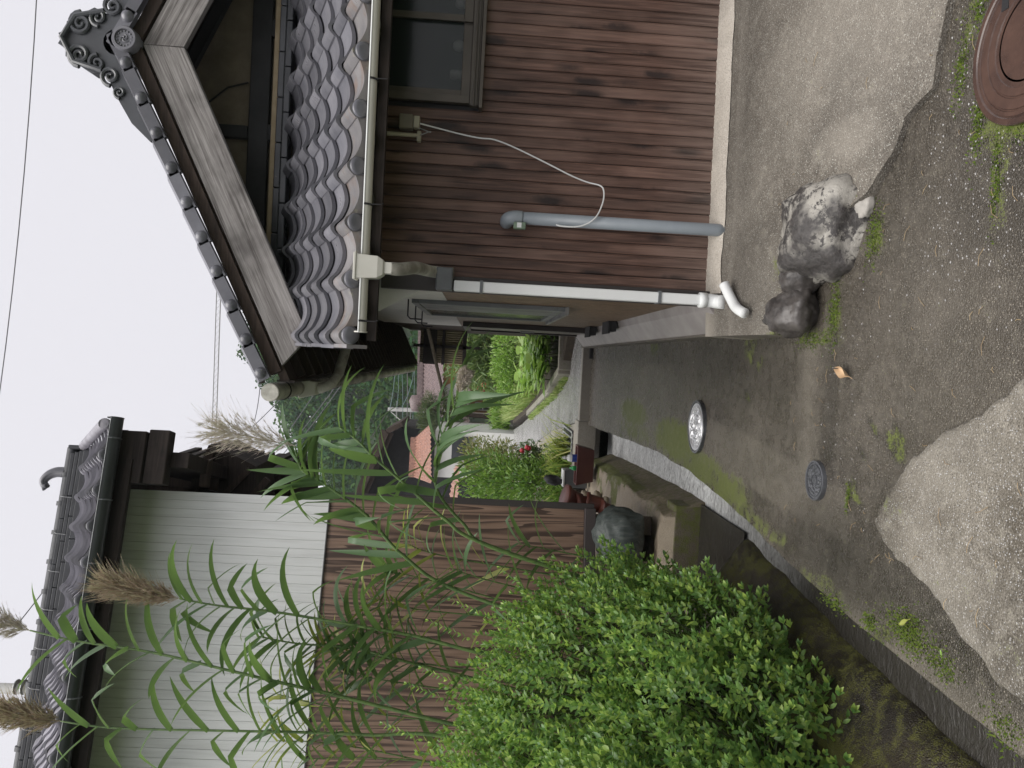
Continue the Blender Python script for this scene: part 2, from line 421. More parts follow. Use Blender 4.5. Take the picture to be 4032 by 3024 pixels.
set_stain(bk, bank_stain)

# concrete pad beyond the inlet, sloping mossy kerb towards the canal
def pad_fn(u, v):
    y = 6.02+4.3*v; xl = interp(y, CAN_L)
    tab = [(0, xl-.0, WATER_Z-.1), (.08, xl-.015, WATER_Z+.02), (.3, xl-.10, -.12), (.42, xl-.13, -.06), (.5, xl-.2, -.045), (1.0, xl-3.2, .02)]
    x = float(np.interp(u, [t[0] for t in tab], [t[1] for t in tab])); z = float(np.interp(u, [t[0] for t in tab], [t[2] for t in tab]))
    return (x+.035*fbm(y*1.6, u*3, 1, 2)*min(1, u*4), y, z+(.035*fbm(x*2.2, y*2.2, 1, 1)+.02*fbm(x*7, y*7, 1, 4))*min(1, max(0, (u-.1)*4)))
pd = MB().grid(pad_fn, 60, 70)
fr = [pd.v[i] for i in range(61)]; q = len(pd.v); pd.v += [(p[0], p[1]+.03, -1.0) for p in fr]
pd.f += [(i+1, i, q+i, q+i+1) for i in range(60)]
pad = pd.build('canal_side_pad', M_bank, smooth=True); struct(pad)
set_stain(pad, lambda x, y, z: (.9 if z < -.055 and z > -.17 and y > 7.2 else (.45 if z < -.05 else .12*blob(x, y, -1.35, 9.2, .4, .5)), .5 if (z > -.05 and x > -1.7) else .1, (.5 if z < -.17 else .35*blob(x, y, -1.3, 6.2, .4, .35))))

# lane beyond: culvert deck, asphalt lane, paving on its left
def sheet(name, poly, z0, z1, mat):
    o = MB().prism(poly, z0, z1).build(name, mat); set_stain(o, lambda x, y, z: (0, 0, 0)); return struct(o)
sheet('upper_lane', [(.60, 10.28), (.60, 11.9), (-.158, 11.62), (-.35, 12.45), (-.493, 13.28), (-1.336, 18.93), (-1.944, 22.9), (-2.99, 31.0), (-4.2, 42), (-5.4, 42), (-4.2, 38), (-3.64, 31.4), (-2.475, 21.25), (-1.633, 15.94), (-1.236, 13.68), (-1.04, 12.1), (-.83, 10.6), (-.80, 10.28)], -1.0, .10, M_lane)
sheet('lane_paving', [(-.845, 10.62), (-1.045, 12.1), (-1.24, 13.69), (-1.64, 15.95), (-2.48, 21.3), (-3.65, 31.4), (-4.8, 31.4), (-3.6, 21), (-2.1, 13.5), (-1.75, 10.62)], -1.0, .094, M_pave)
cul = MB().box((-1.32, 10.25, -.13), (-.79, 10.6, .115)).build('culvert_beam', M_pave, bevel=.008); set_stain(cul, lambda x, y, z: (.2 if z < 0 else 0, 0, .5 if z < -.05 else 0)); struct(cul)
step = MB().box((-.78, 10.2, -.3), (.62, 10.32, .115)).build('lane_kerb', M_pave, bevel=.01); set_stain(step, lambda x, y, z: (0, .1, .2)); struct(step)
dk = MB().box((-2.6, 10.62, -.99), (-.70, 13, -.25)).build('culvert_shaft', M_wall); set_stain(dk, lambda x, y, z: (0, 0, 1)); struct(dk)
# terrain left of the lane and right of the house
sheet('garden_plot', [(.62, 10.9), (6, 10.9), (9, 26), (.5, 34), (-2.2, 26.0), (-1.30, 19.0), (-.46, 13.5), (-.12, 11.72)], -1.0, .22, M_soil)
sheet('left_plot', [(-1.78, 10.6), (-2.12, 13.5), (-3.62, 21), (-4.85, 31.4), (-5.6, 45), (-30, 45), (-30, 6.5), (-3.4, 6.6)], -1.0, .05, M_soil)
sheet('far_yard', [(-5.4, 42), (-2.9, 31.05), (.5, 34.02), (20, 30), (30, 60), (-20, 60), (-20, 45)], -1.0, .08, M_pave)

# garden retaining kerb (pieces of concrete, pale top, mossy foot)
ret = MB().bar((.62, 11.72, .19), (-.13, 11.60, .19), .12, .20).bar((-.13, 11.62, .19), (-.50, 13.4, .19), .12, .20).bar((-.50, 13.38, .17), (-1.33, 19.0, .17), .12, .16)
ro = ret.build('garden_kerb', M_pave, bevel=.01); set_stain(ro, lambda x, y, z: (.8 if z < .2 and y > 12 else .3, 0, .9 if y < 11.8 and z < .25 else .2)); struct(ro)

# ------------------------------------------------------------------ apron slab by the house, pale ledge in front
APR = [(.19, 3.60), (.3, 3.52), (.45, 3.42), (.60, 3.14), (.71, 2.92), (.80, 2.83), (.85, 2.77), (.95, 2.70), (.985, 2.56), (1.14, 2.535), (1.26, 2.50), (2.0, 2.44), (3.6, 2.35)]
def apr_z(x, y):
    yc = interp(x, APR); t = max(0, min(1, (y-yc)/(4.25-yc)))
    zs = interp(x, [(.19, .10), (.6, .12), (.72, .035), (.85, .018), (3.6, .012)])
    z = zs + (.232+.012*(x-.4)-zs)*t**.85 + .006*fbm(x, y, 3, 7)
    return z
def apr_fn(u, v):
    x = .185 + 3.4*u**1.25; yc = interp(x, APR) + .012*fbm(x*9, 1, 1.5, 2)
    y = yc + (4.28-yc)*v; return (x, y, apr_z(x, y))
a = MB().grid(apr_fn, 120, 70)
nu, nv = 120, 70
fr = [i for i in range(nu+1)]; q = len(a.v); a.v += [(a.v[i][0]+.004, a.v[i][1]+.012, -.06) for i in fr]
a.f += [(i+1, i, q+i, q+i+1) for i in range(nu)]
lf = [j*(nu+1) for j in range(nv+1)]; q = len(a.v); a.v += [(a.v[i][0]-.005, a.v[i][1], -.06) for i in lf]
a.f += [(lf[j], lf[j+1], q+j+1, q+j) for j in range(nv)]
apron = a.build('house_apron', M_apron, smooth=True); struct(apron)
apron.data.set_sharp_from_angle(angle=RAD(50))
set_stain(apron, lambda x, y, z: (.55 if x < .195 and z < .12 else .5*blob(x, y, .45, 3.5, .12, .08), .95*max(0, 1-(4.24-y)/.13) + .42*max(0, blob(x, y, .95, 3.02, .10, .28)) + .3*blob(x, y, 1.5, 2.9, .6, .5) + .25*max(0, 1-(4.0-y)/.1 if y < 4.0 else 0), .3*max(0, 1-abs(y-3.9)/.2) + .35*blob(x, y, .5, 3.75, .3, .3)))
# plinth strip under the long side of the house
pl = MB().box((.20, 4.28, -.1), (.40, 10.3, .13)).build('house_plinth', M_apron); set_stain(pl, lambda x, y, z: (.4 if z < .05 else .2, 0, .3)); struct(pl)
slab = MB().box((.25, 4.30, -.1), (3.6, 10.3, .14)).build('house_slab', M_apron); set_stain(slab, lambda x, y, z: (0, 0, 0)); struct(slab)

mf_ = MB().grid(lambda u, v: (.415+2.7*u, 4.085+.135*v+.012*fbm(u*30, v, 1, 3)*(1-v), apr_z(.415+2.7*u, 4.085+.135*v)+.005+.03*math.sin(v*1.57)**.7), 90, 6).build('mortar_fillet', concrete_mat('pale_mortar', (.52, .47, .40), (.36, .32, .27), (.62, .57, .50), rough=(.6, .8), speck=.2, spec=.3), smooth=True); struct(mf_)
set_stain(mf_, lambda x, y, z: (0, .2, .12*max(0, fbm(x, y, 5, 2))))
LEDGE = [(.008, 2.039), (-.033, 2.089), (-.099, 2.214), (-.161, 2.371), (-.271, 2.529), (-.421, 2.664), (-.514, 2.736), (-.55, 2.72), (-.615, 2.579), (-.656, 2.393), (-.69, 2.308), (-.752, 2.203), (-.782, 2.111), (-.831, 2.03), (-.836, 1.948), (-.86, 1.6), (-.9, 1.0), (.6, 1.0), (.35, 1.5)]
bm = bmesh.new()
dense = []
for i in range(len(LEDGE)):
    p = Vector(LEDGE[i]); qq = Vector(LEDGE[(i+1) % len(LEDGE)]); k = max(1, int((qq-p).length/.02))
    for j in range(k):
        pt = p.lerp(qq, j/k); dense.append((pt.x+.012*fbm(pt.x*20, pt.y*20, 1, 4), pt.y+.012*fbm(pt.x*20, pt.y*20, 1, 9)))
cx, cy = -.35, 1.7
rings = [0, .03, .08, .25, .5, .75]
vsl = []
for k, s in enumerate(rings):
    zz = (.012, .030, .036, .040, .040, .040)[k]
    vsl.append([bm.verts.new((x+(cx-x)*s, y+(cy-y)*s, zz+.004*fbm(x*6, y*6, 1, k))) for x, y in dense])
low = [bm.verts.new((x, y, -.04)) for x, y in dense]
n = len(dense)
for ring0, ring1 in zip([low]+vsl[:-1], vsl):
    for i in range(n): bm.faces.new((ring0[i], ring0[(i+1) % n], ring1[(i+1) % n], ring1[i]))
bm.faces.new(vsl[-1])
bmesh.ops.recalc_face_normals(bm, faces=bm.faces)
me = bpy.data.meshes.new('concrete_ledge'); bm.to_mesh(me); bm.free(); me.materials.append(M_ledge)
me.polygons.foreach_set('use_smooth', [True]*len(me.polygons))
ledge = link('concrete_ledge', me); struct(ledge)
set_stain(ledge, lambda x, y, z: (.42*blob(x, y, -.62, 2.25, .05, .16)+.4*blob(x, y, -.72, 1.95, .05, .15)+.35*blob(x, y, -.45, 2.6, .1, .1), .5*max(0, fbm(x, y, 2, 3)), .3*max(0, fbm(x*3, y*1.0, 2, 6))))

# ------------------------------------------------------------------ wooded hill, far away
M_hill = leaf_mat('far_forest_leaves', (.030, .072, .026), (.013, .038, .016), (.058, .11, .032), .8, .15, .05)
def hill_z(x, y):
    t = max(0, (y-62)/50); top = interp(x, [(-60, 8), (-34, 13), (-22, 16), (-14, 22), (-8, 27), (0, 32), (20, 36), (60, 36)])
    return -1.0 + top*min(1.0, t)**.8 + 1.5*fbm(x, y, .06, 2)
M_hillsoil = simple('forest_floor', (.03, .045, .02), (.015, .025, .012), .9, 2, 0)
hill = MB().grid(lambda u, v: (-90+190*u, 60+70*v, hill_z(-90+190*u, 60+70*v)), 60, 40).build('hill', M_hillsoil, smooth=True); struct(hill)
V = []; 
for k in range(400):
    x = rng.uniform(-48, 26); y = rng.uniform(62, 112)
    zb = hill_z(x, y); R = rng.uniform(1.6, 3.0); H = rng.uniform(3.0, 5.5)
    nl = 330
    d = NP.normal(size=(nl, 3)); d /= np.linalg.norm(d, axis=1)[:, None]; d[:, 2] = np.abs(d[:, 2])*1.0-.25*(NP.random(nl) < .4)
    lobes = NP.normal(size=(5, 3)); lobes /= np.linalg.norm(lobes, axis=1)[:, None]
    bulge = 1+.28*np.max(d @ lobes.T, axis=1)
    c = np.array([x, y, zb+H*.5]) + d*np.array([R, R, H*.62])*(bulge*NP.uniform(.78, 1.02, nl))[:, None]
    s = NP.uniform(.16, .36, nl)[:, None]
    nrm = d + NP.normal(size=(nl, 3))*.5; nrm /= np.linalg.norm(nrm, axis=1)[:, None]
    a1 = np.cross(nrm, NP.normal(size=(nl, 3))); a1 /= np.linalg.norm(a1, axis=1)[:, None]; b1 = np.cross(nrm, a1)
    q = np.stack([c-a1*s, c-b1*s*.7+nrm*.08, c+a1*s, c+b1*s*.7-nrm*.08], axis=1); V.append(q.reshape(-1, 3))
V = np.concatenate(V)
fo = np_mesh('forest', V, np.arange(len(V)).reshape(-1, 4), M_hill)
tag(fo, 'dense dark green wood covering the misty hillside', 'forest', kind='stuff')

# ------------------------------------------------------------------ the boarded house on the right
M_tile = tile_mat('grey_glazed_tile', (.165, .162, .178), (.10, .10, .115))
M_tile_rust = tile_mat('grey_tile_with_brown_weathering', (.21, .20, .20), (.13, .125, .13), True)
M_tile_dark = tile_mat('dark_smoked_tile', (.055, .058, .066), (.035, .037, .043))
M_board = wood_board_mat()
M_barge = weathered_wood_mat('weathered_barge_board', (.085, .075, .070), (.33, .31, .30))
M_oldwood = weathered_wood_mat('old_dark_timber', (.012, .009, .008), (.040, .030, .025), (1.5, 20, 20))
M_rafter = weathered_wood_mat('soffit_timber', (.020, .013, .010), (.06, .042, .032), (1.5, 20, 20))
M_black = simple('blackened_beam', (.016, .015, .017), (.009, .009, .010), .65, 5, .2, 40)
M_plaster = simple('ochre_gable_plaster', (.17, .135, .10), (.12, .095, .07), .85, 7, .3, 70)
M_creamtrim = simple('cream_clay_edge', (.42, .33, .22), (.33, .25, .16), .8, 9, .3, 60)
M_pvc = simple('cream_gutter_plastic', (.52, .51, .46), (.44, .43, .38), .35, 3, .03, 40)
M_pvc_dirty = simple('stained_gutter_plastic', (.46, .45, .40), (.20, .19, .16), .5, 5, .06, 40, lo=.42, hi=.6)
M_white = simple('white_painted_metal', (.66, .67, .66), (.58, .59, .58), .45, 2, .03, 40)
M_whitewall = simple('off_white_wall_board', (.56, .55, .51), (.50, .49, .45), .6, 2, .05, 60)
M_greypvc = simple('grey_vent_plastic', (.22, .245, .265), (.185, .21, .23), .4, 4, .05, 50)
M_greymetal = simple('grey_sheet_metal', (.13, .138, .145), (.09, .096, .10), .4, 4, .05, 50)
M_bronze = simple('bronze_window_frame', (.095, .080, .064), (.07, .06, .05), .4, 4, .03, 40, metal=.3)
M_siding = siding_print_mat('brown_grain_siding', (.22, .145, .090), (.045, .028, .018), (.30, .205, .135), 2.2, (9, 9, .8))
M_darktrim = simple('dark_brown_trim', (.040, .033, .031), (.030, .025, .024), .5, 4, .05)
M_flash = simple('mauve_grey_flashing', (.26, .235, .225), (.20, .18, .17), .4, 4, .04)
M_steel = simple('dull_steel', (.30, .30, .30), (.22, .22, .22), .4, 5, .05, metal=.7)

def glass_mat(name, tint, rough=.06, alpha=.25):
    t = NT(name); t.done(tint, rough, None, **{'Specular_IOR_Level': .6, 'Alpha': alpha}); return t.m
M_glass = glass_mat('tinted_window_glass', (.020, .032, .028), .16, .45)

house = thing('wooden_house', 'low boarded house with grey pantile roofs and weathered gable beside the road', 'house', (1.7, 4.25, .14))

# walls
fw = MB().box((.43, 4.225, .20), (1.36, 4.30, 2.27)).box((1.36, 4.225, .20), (3.02, 4.30, 1.56)).box((2.75, 4.225, 1.56), (3.02, 4.30, 2.27)).box((1.36, 4.225, 2.20), (2.75, 4.30, 2.27))
front = fw.build('front_wall', M_black, house)
def board_mesh(h, name):
    w = .0575; prof = [(0, .004), (.004, 0), (w-.010, 0), (w-.006, .004), (w, .006)]
    b = MB(); n = len(prof)
    for k, z in enumerate((0, h)): b.v += [(x, y, z) for x, y in prof] + [(w, .012, z), (0, .012, z)]
    m = n+2
    b.f = [(i, (i+1) % m, m+(i+1) % m, m+i) for i in range(m)] + [tuple(range(m-1, -1, -1)), tuple(range(m, 2*m))]
    return b.mesh(name, M_board)
bm_full, bm_low = board_mesh(1.99, 'board'), board_mesh(1.30, 'board')
x = .432
while x < 2.98:
    low = x > 1.33
    link('board', bm_low if low and x < 2.72 else bm_full, front, True, (x, 4.211+rng.uniform(0, .003), .25+.010*(x-.4)+rng.uniform(-.004, .004)))
    x += .0605

side = MB().prism([(4.23, .14), (10, .14), (10, 2.85), (5.14, 2.85), (5.14, 2.70), (4.23, 2.25)], .402, .50, Matrix(((0, 0, 1, 0), (1, 0, 0, 0), (0, 1, 0, 0), (0, 0, 0, 1)))).build('side_wall', M_darktrim, house)
for k in range(7):      # wood-look siding panels below, pale boards above
    y0 = 4.215+k*.83; y1 = min(y0+.826, 10.0)
    MB().box((.393, y0, .235), (.402, y1, 1.748)).build('siding_panel', M_siding, side)
    MB().box((.390, y0, 1.750), (.402, y1, 2.75 if k else 2.24)).build('wall_board', M_whitewall, side)
MB().box((3.02, 4.23, .14), (3.06, 10, 2.7)).box((.45, 9.96, .14), (3.02, 10, 2.7)).build('rear_wall', M_board, house)
MB().box((.345, 4.165, .235), (.43, 4.205, 2.05)).build('corner_trim', M_darktrim, house, bevel=.004)
# pale boxed soffit return over the corner
MB().add([(.37, 4.19, 1.80), (.405, 4.19, 1.76), (.405, 4.75, 1.76), (.20, 4.75, 2.42), (.16, 4.19, 2.16), (.405, 4.19, 2.24), (.405, 4.75, 2.50)], [(0, 1, 5, 4), (0, 4, 3, 2), (0, 2, 1), (4, 5, 6, 3)]).build('soffit_return', M_whitewall, house)
# sloping flashing at the foot of the long wall
fl = MB().add([(.392, 4.17, .262), (.392, 10.0, .262), (.335, 10.0, .245), (.335, 4.17, .245), (.213, 4.17, .150), (.213, 10.0, .150), (.213, 10.0, .118), (.213, 4.17, .118), (.30, 4.17, .118), (.30, 10, .118)],
              [(0, 1, 2, 3), (3, 2, 5, 4), (4, 5, 6, 7), (7, 6, 9, 8), (0, 3, 4, 7, 8)])
fl.build('foot_flashing', M_flash, house, bevel=.002)
for y in (6.9, 8.1): MB().box((.30, y, .27), (.392, y+.34, .33)).box((.28, y-.01, .33), (.392, y+.35, .345)).build('floor_vent', M_black, house)

# side window (shutter box edge-on) and far brown door frame
sw = MB().box((.36, 5.48, .90), (.392, 7.1, .95)).box((.36, 5.48, 1.95), (.392, 7.1, 2.0)).box((.36, 5.48, .95), (.392, 5.53, 1.95)).box((.36, 7.05, .95), (.392, 7.1, 1.95)).build('side_window', M_greymetal, house, bevel=.004)
MB().box((.368, 5.53, .95), (.380, 6.32, 1.95)).build('shutter', M_greymetal, sw); MB().box((.372, 6.32, .95), (.384, 7.05, 1.95)).build('pane', M_glass, sw)
MB().box((.335, 5.46, .875), (.392, 7.12, .90)).build('sill', M_steel, sw)
for y in (5.55, 6.2, 6.9): MB().tube([(.39, y, 2.03), (.27, y, 2.03), (.25, y, 2.01), (.25, y, 1.93)], .006, 6).build('hook', M_black, sw)
df = MB().box((.335, 8.6, .16), (.392, 8.68, 1.70)).box((.335, 9.9, .16), (.392, 9.98, 1.70)).box((.335, 8.68, 1.62), (.392, 9.9, 1.70)).build('side_door', M_darktrim, house, bevel=.004)
MB().box((.345, 8.68, .16), (.37, 9.28, 1.62)).box((.355, 9.28, .16), (.38, 9.9, 1.62)).build('door_leaf', M_bronze, df)
MB().box((.325, 9.24, .85), (.344, 9.27, 1.02)).build('handle', M_steel, df)
# corrugated rain screen hung behind the house
rs = MB().grid(lambda u, v: (.46-.60*u, 12.9+.013*math.sin(u*2*math.pi*16), 1.78+.72*v), 96, 1).build('rain_screen', simple('yellowed_corrugated_plastic', (.38, .33, .22), (.30, .25, .17), .4, 3, .02), house, smooth=True)
MB().box((-.16, 12.86, 1.72), (.5, 12.94, 1.78)).box((-.16, 12.86, 2.08), (.5, 12.90, 2.13)).box((-.16, 12.86, 2.44), (.5, 12.94, 2.22)).box((.12, 12.86, 1.5), (.17, 12.94, 2.6)).build('frame', M_darktrim, rs)
MB().box((.42, 10.0, .1), (3.0, 13.9, 2.75)).build('rear_wing', M_rafter, house)

# front window
win = MB().box((1.353, 4.17, 1.575), (2.76, 4.225, 1.625)).box((1.365, 4.18, 1.625), (1.405, 4.225, 2.20)).box((2.71, 4.18, 1.625), (2.75, 4.225, 2.20)).build('front_window', M_bronze, house, bevel=.003)
MB().box((1.335, 4.145, 1.555), (2.78, 4.222, 1.574)).box((1.345, 4.155, 1.585), (2.77, 4.17, 1.592)).box((1.345, 4.155, 1.600), (2.77, 4.17, 1.607)).build('sill', M_bronze, win, bevel=.002)
for x0, x1, yy in ((1.405, 1.85, 4.205), (1.80, 2.71, 4.185)):
    MB().box((x0, yy, 1.626), (x1, yy+.018, 1.675)).box((x0, yy, 1.675), (x0+.035, yy+.018, 2.20)).box((x1-.035, yy, 1.675), (x1, yy+.018, 2.20)).build('sash', M_bronze, win, bevel=.002)
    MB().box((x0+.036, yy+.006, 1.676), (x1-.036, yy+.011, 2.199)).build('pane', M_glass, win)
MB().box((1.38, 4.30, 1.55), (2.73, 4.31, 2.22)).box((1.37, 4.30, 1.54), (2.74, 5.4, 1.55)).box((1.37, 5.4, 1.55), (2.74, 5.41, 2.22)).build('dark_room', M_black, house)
for (px, pz, r_, h_, lab, nm) in ((1.540, 1.666, .026, .075, 'small white cup behind the front window pane beside the frame', 'cup'), (1.698, 1.671, .031, .062, 'round white jar standing behind the front window pane', 'jar'), (1.925, 1.671, .030, .060, 'white ball shaped pot behind the larger front window pane', 'pot')):
    prof = [(.0005, 0), (r_*.8, 0), (r_, .01), (r_, h_-.008), (r_*.86, h_), (.0005, h_)] if nm == 'cup' else [(.0005, 0), (r_*.6, .0), (r_*.95, h_*.25), (r_, h_*.5), (r_*.85, h_*.8), (r_*.4, h_), (.0005, h_)]
    o = MB().lathe(prof, 20).build(nm, simple('white_glaze', (.8, .8, .76), None, .3, 3, 0), smooth=True, loc=(px, 4.262, pz)); tag(o, lab, nm)
    MB().box((-.035, -.03, -.05), (.035, .03, 0)).build('stand', M_bronze, o, keep=False)

# ---- pantiles
TW, TE, TL = .265, .2215, .30
def tile_prof(s): return .034*math.sin(math.pi*s/.30) if s < .30 else -.032*math.sin(math.pi*(s-.30)/.70)
def tile_mesh(mat, eave=False, edge=False, name='roof_tile'):
    b = MB(); N = 18; th = .020
    def row(y, zo, dz=0): return [(TW*1.06*i/N-.004, y, tile_prof(min(1, i/N))+zo+dz) for i in range(N+1)]
    rows = [row(0, .038), row(TL, .004), row(TL, .004, -th), row(0, .038, -th)]
    if eave: rows = [row(0, .034), row(TL, .004), row(TL, .004, -th), row(.015, .034, -th), [(x, .018, z-(.040 if i > N*.28 else .0)) for i, (x, y, z) in enumerate(row(0, .030, -th))], [(x, 0, z-(.040 if i > N*.28 else .0)) for i, (x, y, z) in enumerate(row(0, .030, -th))]]
    for r_ in rows: b.v += r_
    k = len(rows); m = N+1
    b.f = [(j*m+i, j*m+i+1, ((j+1) % k)*m+i+1, ((j+1) % k)*m+i) for j in range(k) for i in range(N)]
    b.f += [tuple(j*m for j in range(k-1, -1, -1)), tuple(j*m+N for j in range(k))]
    if eave:
        mm = Matrix.Translation((TW*.15, -.020, .012)) @ Matrix.Rotation(RAD(90), 4, 'X')
        b.lathe([(.0005, .003), (.022, .002), (.039, -.003), (.043, -.010), (.043, -.045), (.0005, -.045)], 22, mm)
    if edge: b.box((-.022, 0, -.075), (-.004, TL*.8, .026))
    me = b.mesh(name, mat, True)
    if eave:
        me.materials.append(M_tile_disc); s0 = k*N+2
        for p in me.polygons:
            if s0 <= p.index < s0+22*5+2: p.material_index = 1
    me.set_sharp_from_angle(angle=RAD(45)); return me
def tile_set(mat, mat_eave):
    return dict(f=tile_mesh(mat), e=tile_mesh(mat_eave, True, name='eave_tile'), fe=tile_mesh(mat, False, True), ee=tile_mesh(mat_eave, True, True, name='eave_tile'))
M_tile_disc = tile_mat('eave_disc_tile', (.10, .10, .115), (.06, .06, .07))
TS = tile_set(M_tile, M_tile_rust)
PA = math.atan2(.68, 1.38)
deck = MB().add([(.05, 3.70, 2.045), (3.42, 3.70, 2.045), (3.42, 5.10, 2.735), (.05, 5.10, 2.735), (.05, 3.70, 2.095), (3.42, 3.70, 2.095), (3.42, 5.10, 2.785), (.05, 5.10, 2.785)], [(3, 2, 1, 0), (4, 5, 6, 7), (0, 1, 5, 4), (1, 2, 6, 5), (2, 3, 7, 6), (3, 0, 4, 7)])
pent = deck.build('pent_roof', M_oldwood, house)
for k in range(7):
    for i in range(12):
        px = .03+i*TW; s = k*TE
        key = ('e' if k == 0 else 'f') + ('e' if i == 0 else '')
        o = link('eave_tile' if k == 0 else 'roof_tile', TS[key], pent, True, (px+rng.uniform(-.003, .003), 3.655+s*math.cos(PA), 2.103+s*math.sin(PA)+rng.uniform(-.002, .002)), (PA, rng.uniform(-.006, .006), rng.uniform(-.006, .006)))
MB().box((.05, 3.70, 2.00), (3.42, 3.74, 2.075)).build('fascia', M_oldwood, pent)
# clay bedding lumps showing below the eave tiles
for i in range(10):
    c = Vector((.03+.265*i+.16, 3.688, 2.068)); b = MB()
    b.lathe([(.0005, -.03), (.05, -.022), (.07, 0), (.05, .02), (.0005, .026)], 10, Matrix.Translation(c) @ Matrix.Diagonal((1, .5, .75, 1)))
    b.v = [tuple(Vector(p)+Vector((.01*fbm(p[0]*30, p[2]*30, 1, 1), .01*fbm(p[0]*30, p[2]*30, 1, 5), .012*fbm(p[0]*30, p[1]*30, 1, 3)))) for p in b.v]
    b.build('bedding_clay', simple('dark_mossy_clay', (.07, .075, .05), (.015, .014, .013), .85, 22, .5, 90, rand=7) if i == 0 else bpy.data.materials['dark_mossy_clay'], pent, smooth=True)
# flashing tiles where the pent roof meets the gable
for c_, (zz, yy) in enumerate(((2.815, 5.00), (2.862, 5.025))):
    for i in range(11):
        x0 = .05+i*.29+.1*c_
        MB().box((x0, yy, zz-.02), (x0+.286, 5.10, zz+.022)).build('flashing_tile', M_tile_dark, pent, bevel=.006)
MB().box((.40, 5.06, 2.885), (3.05, 5.11, 2.925)).build('clay_edge', M_creamtrim, pent, bevel=.01)

# ---- gable wall
gw = MB().prism([(.39, 2.70), (3.05, 2.70), (3.05, 2.86), (1.72, 3.50), (.39, 2.86)], 5.12, 5.20, Matrix(((1, 0, 0, 0), (0, 0, 1, 0), (0, 1, 0, 0), (0, 0, 0, 1)))).build('gable_wall', M_plaster, house)
MB().box((.40, 5.075, 2.945), (3.04, 5.125, 3.075)).build('beam', M_black, gw, bevel=.008)
MB().box((1.335, 5.082, 3.08), (1.42, 5.125, 3.36)).build('post', M_black, gw, bevel=.006)
for x0, x1 in ((.62, .74), (1.33, 1.43), (2.0, 2.1)): MB().box((x0, 5.07, 2.90), (x1, 5.12, 2.945)).build('bracket', M_black, gw)
MB().tube([(1.55, 5.105, 3.35), (1.66, 5.10, 3.22), (1.70, 5.10, 3.09)], .006, 6).build('wire', M_black, gw)
MB().bar((.25, 5.05, 2.78), (1.72, 5.05, 3.47), .05, .07).bar((3.2, 5.05, 2.78), (1.72, 5.05, 3.47), .05, .07).build('wall_rafter', M_black, gw)

# ---- main gable roof, ridge running away from the road
SL = math.atan2(.88, 1.827); APX, APZ = 1.712, 3.60; EVX = -.20
def rz(x): return APZ-abs(x-APX)*math.tan(SL)
dz = .05/math.cos(SL)
roofm = MB().add([(EVX, 4.62, rz(EVX)), (APX, 4.62, APZ), (2*APX-EVX, 4.62, rz(EVX)), (EVX, 14.0, rz(EVX)), (APX, 14.0, APZ), (2*APX-EVX, 14.0, rz(EVX)),
                  (EVX, 4.62, rz(EVX)-dz), (APX, 4.62, APZ-dz), (2*APX-EVX, 4.62, rz(EVX)-dz), (EVX, 14.0, rz(EVX)-dz), (APX, 14.0, APZ-dz), (2*APX-EVX, 14.0, rz(EVX)-dz)],
                 [(0, 1, 4, 3), (1, 2, 5, 4), (9, 10, 7, 6), (10, 11, 8, 7), (0, 6, 7, 1), (1, 7, 8, 2), (3, 9, 6, 0), (2, 8, 11, 5), (4, 10, 9, 3), (5, 11, 10, 4)])
groof = roofm.build('gable_roof', M_rafter, house)
# tile field on top (seen only edge-on from the road)
def field(sgn):
    def fn(u, v):
        d = -.03+u*2.06; n_ = tile_prof((v*9.3/TW) % 1.0)+.035
        return (APX+sgn*(d*math.cos(SL)), 4.66+v*9.3, APZ-d*math.sin(SL)+n_)
    return fn
for sgn in (-1, 1): MB().grid(field(sgn), 9, 280).build('tile_field', M_tile, groof, smooth=True)
MB().tube([(APX, 4.60, APZ+.10), (APX, 14.0, APZ+.10)], .075, 14).box((APX-.11, 4.62, APZ-.02), (APX+.11, 14, APZ+.05)).build('ridge', M_tile_dark, groof, sharp=40)
# verge tiles with round ends
vt = MB().box((0, 0, -.068), (.232, .035, .0)).add([(0, 0, 0), (.232, 0, 0), (.232, .09, .035), (0, .09, .035), (0, .20, .02), (.232, .20, .02)], [(0, 1, 2, 3), (3, 2, 5, 4)])
vt.lathe([(.0005, .026), (.014, .024), (.028, .014), (.036, -.004), (.038, -.012), (.0005, -.012)], 18, Matrix.Translation((.045, -.004, -.030)) @ Matrix.Rotation(RAD(90), 4, 'X'))
vt_me = vt.mesh('verge_tile', tile_mat('verge_tile_grey', (.12, .12, .135), (.075, .075, .088)), True); vt_me.set_sharp_from_angle(angle=RAD(35))
nv_ = 10
for sgn in (1, -1):
    for k in range(nv_):
        d = 2.08-.215*(k+1)+.05                     # distance below the apex of the tile's upper end
        xx = APX-sgn*d*math.cos(SL); zz = APZ-d*math.sin(SL)+.098
        if sgn == 1: o = link('verge_tile', vt_me, groof, True, (xx-.225*math.cos(SL), 4.545, zz-.225*math.sin(SL)+.012), (0, -SL-.05, 0))
        else: o = link('verge_tile', vt_me, groof, True, (xx+.225*math.cos(SL), 4.545, zz-.225*math.sin(SL)+.012), (0, -SL-.05, 0), (1, 1, 1)); 
        if sgn == -1: o.rotation_euler = (0, SL+.05, 0); o.scale = (-1, 1, 1)
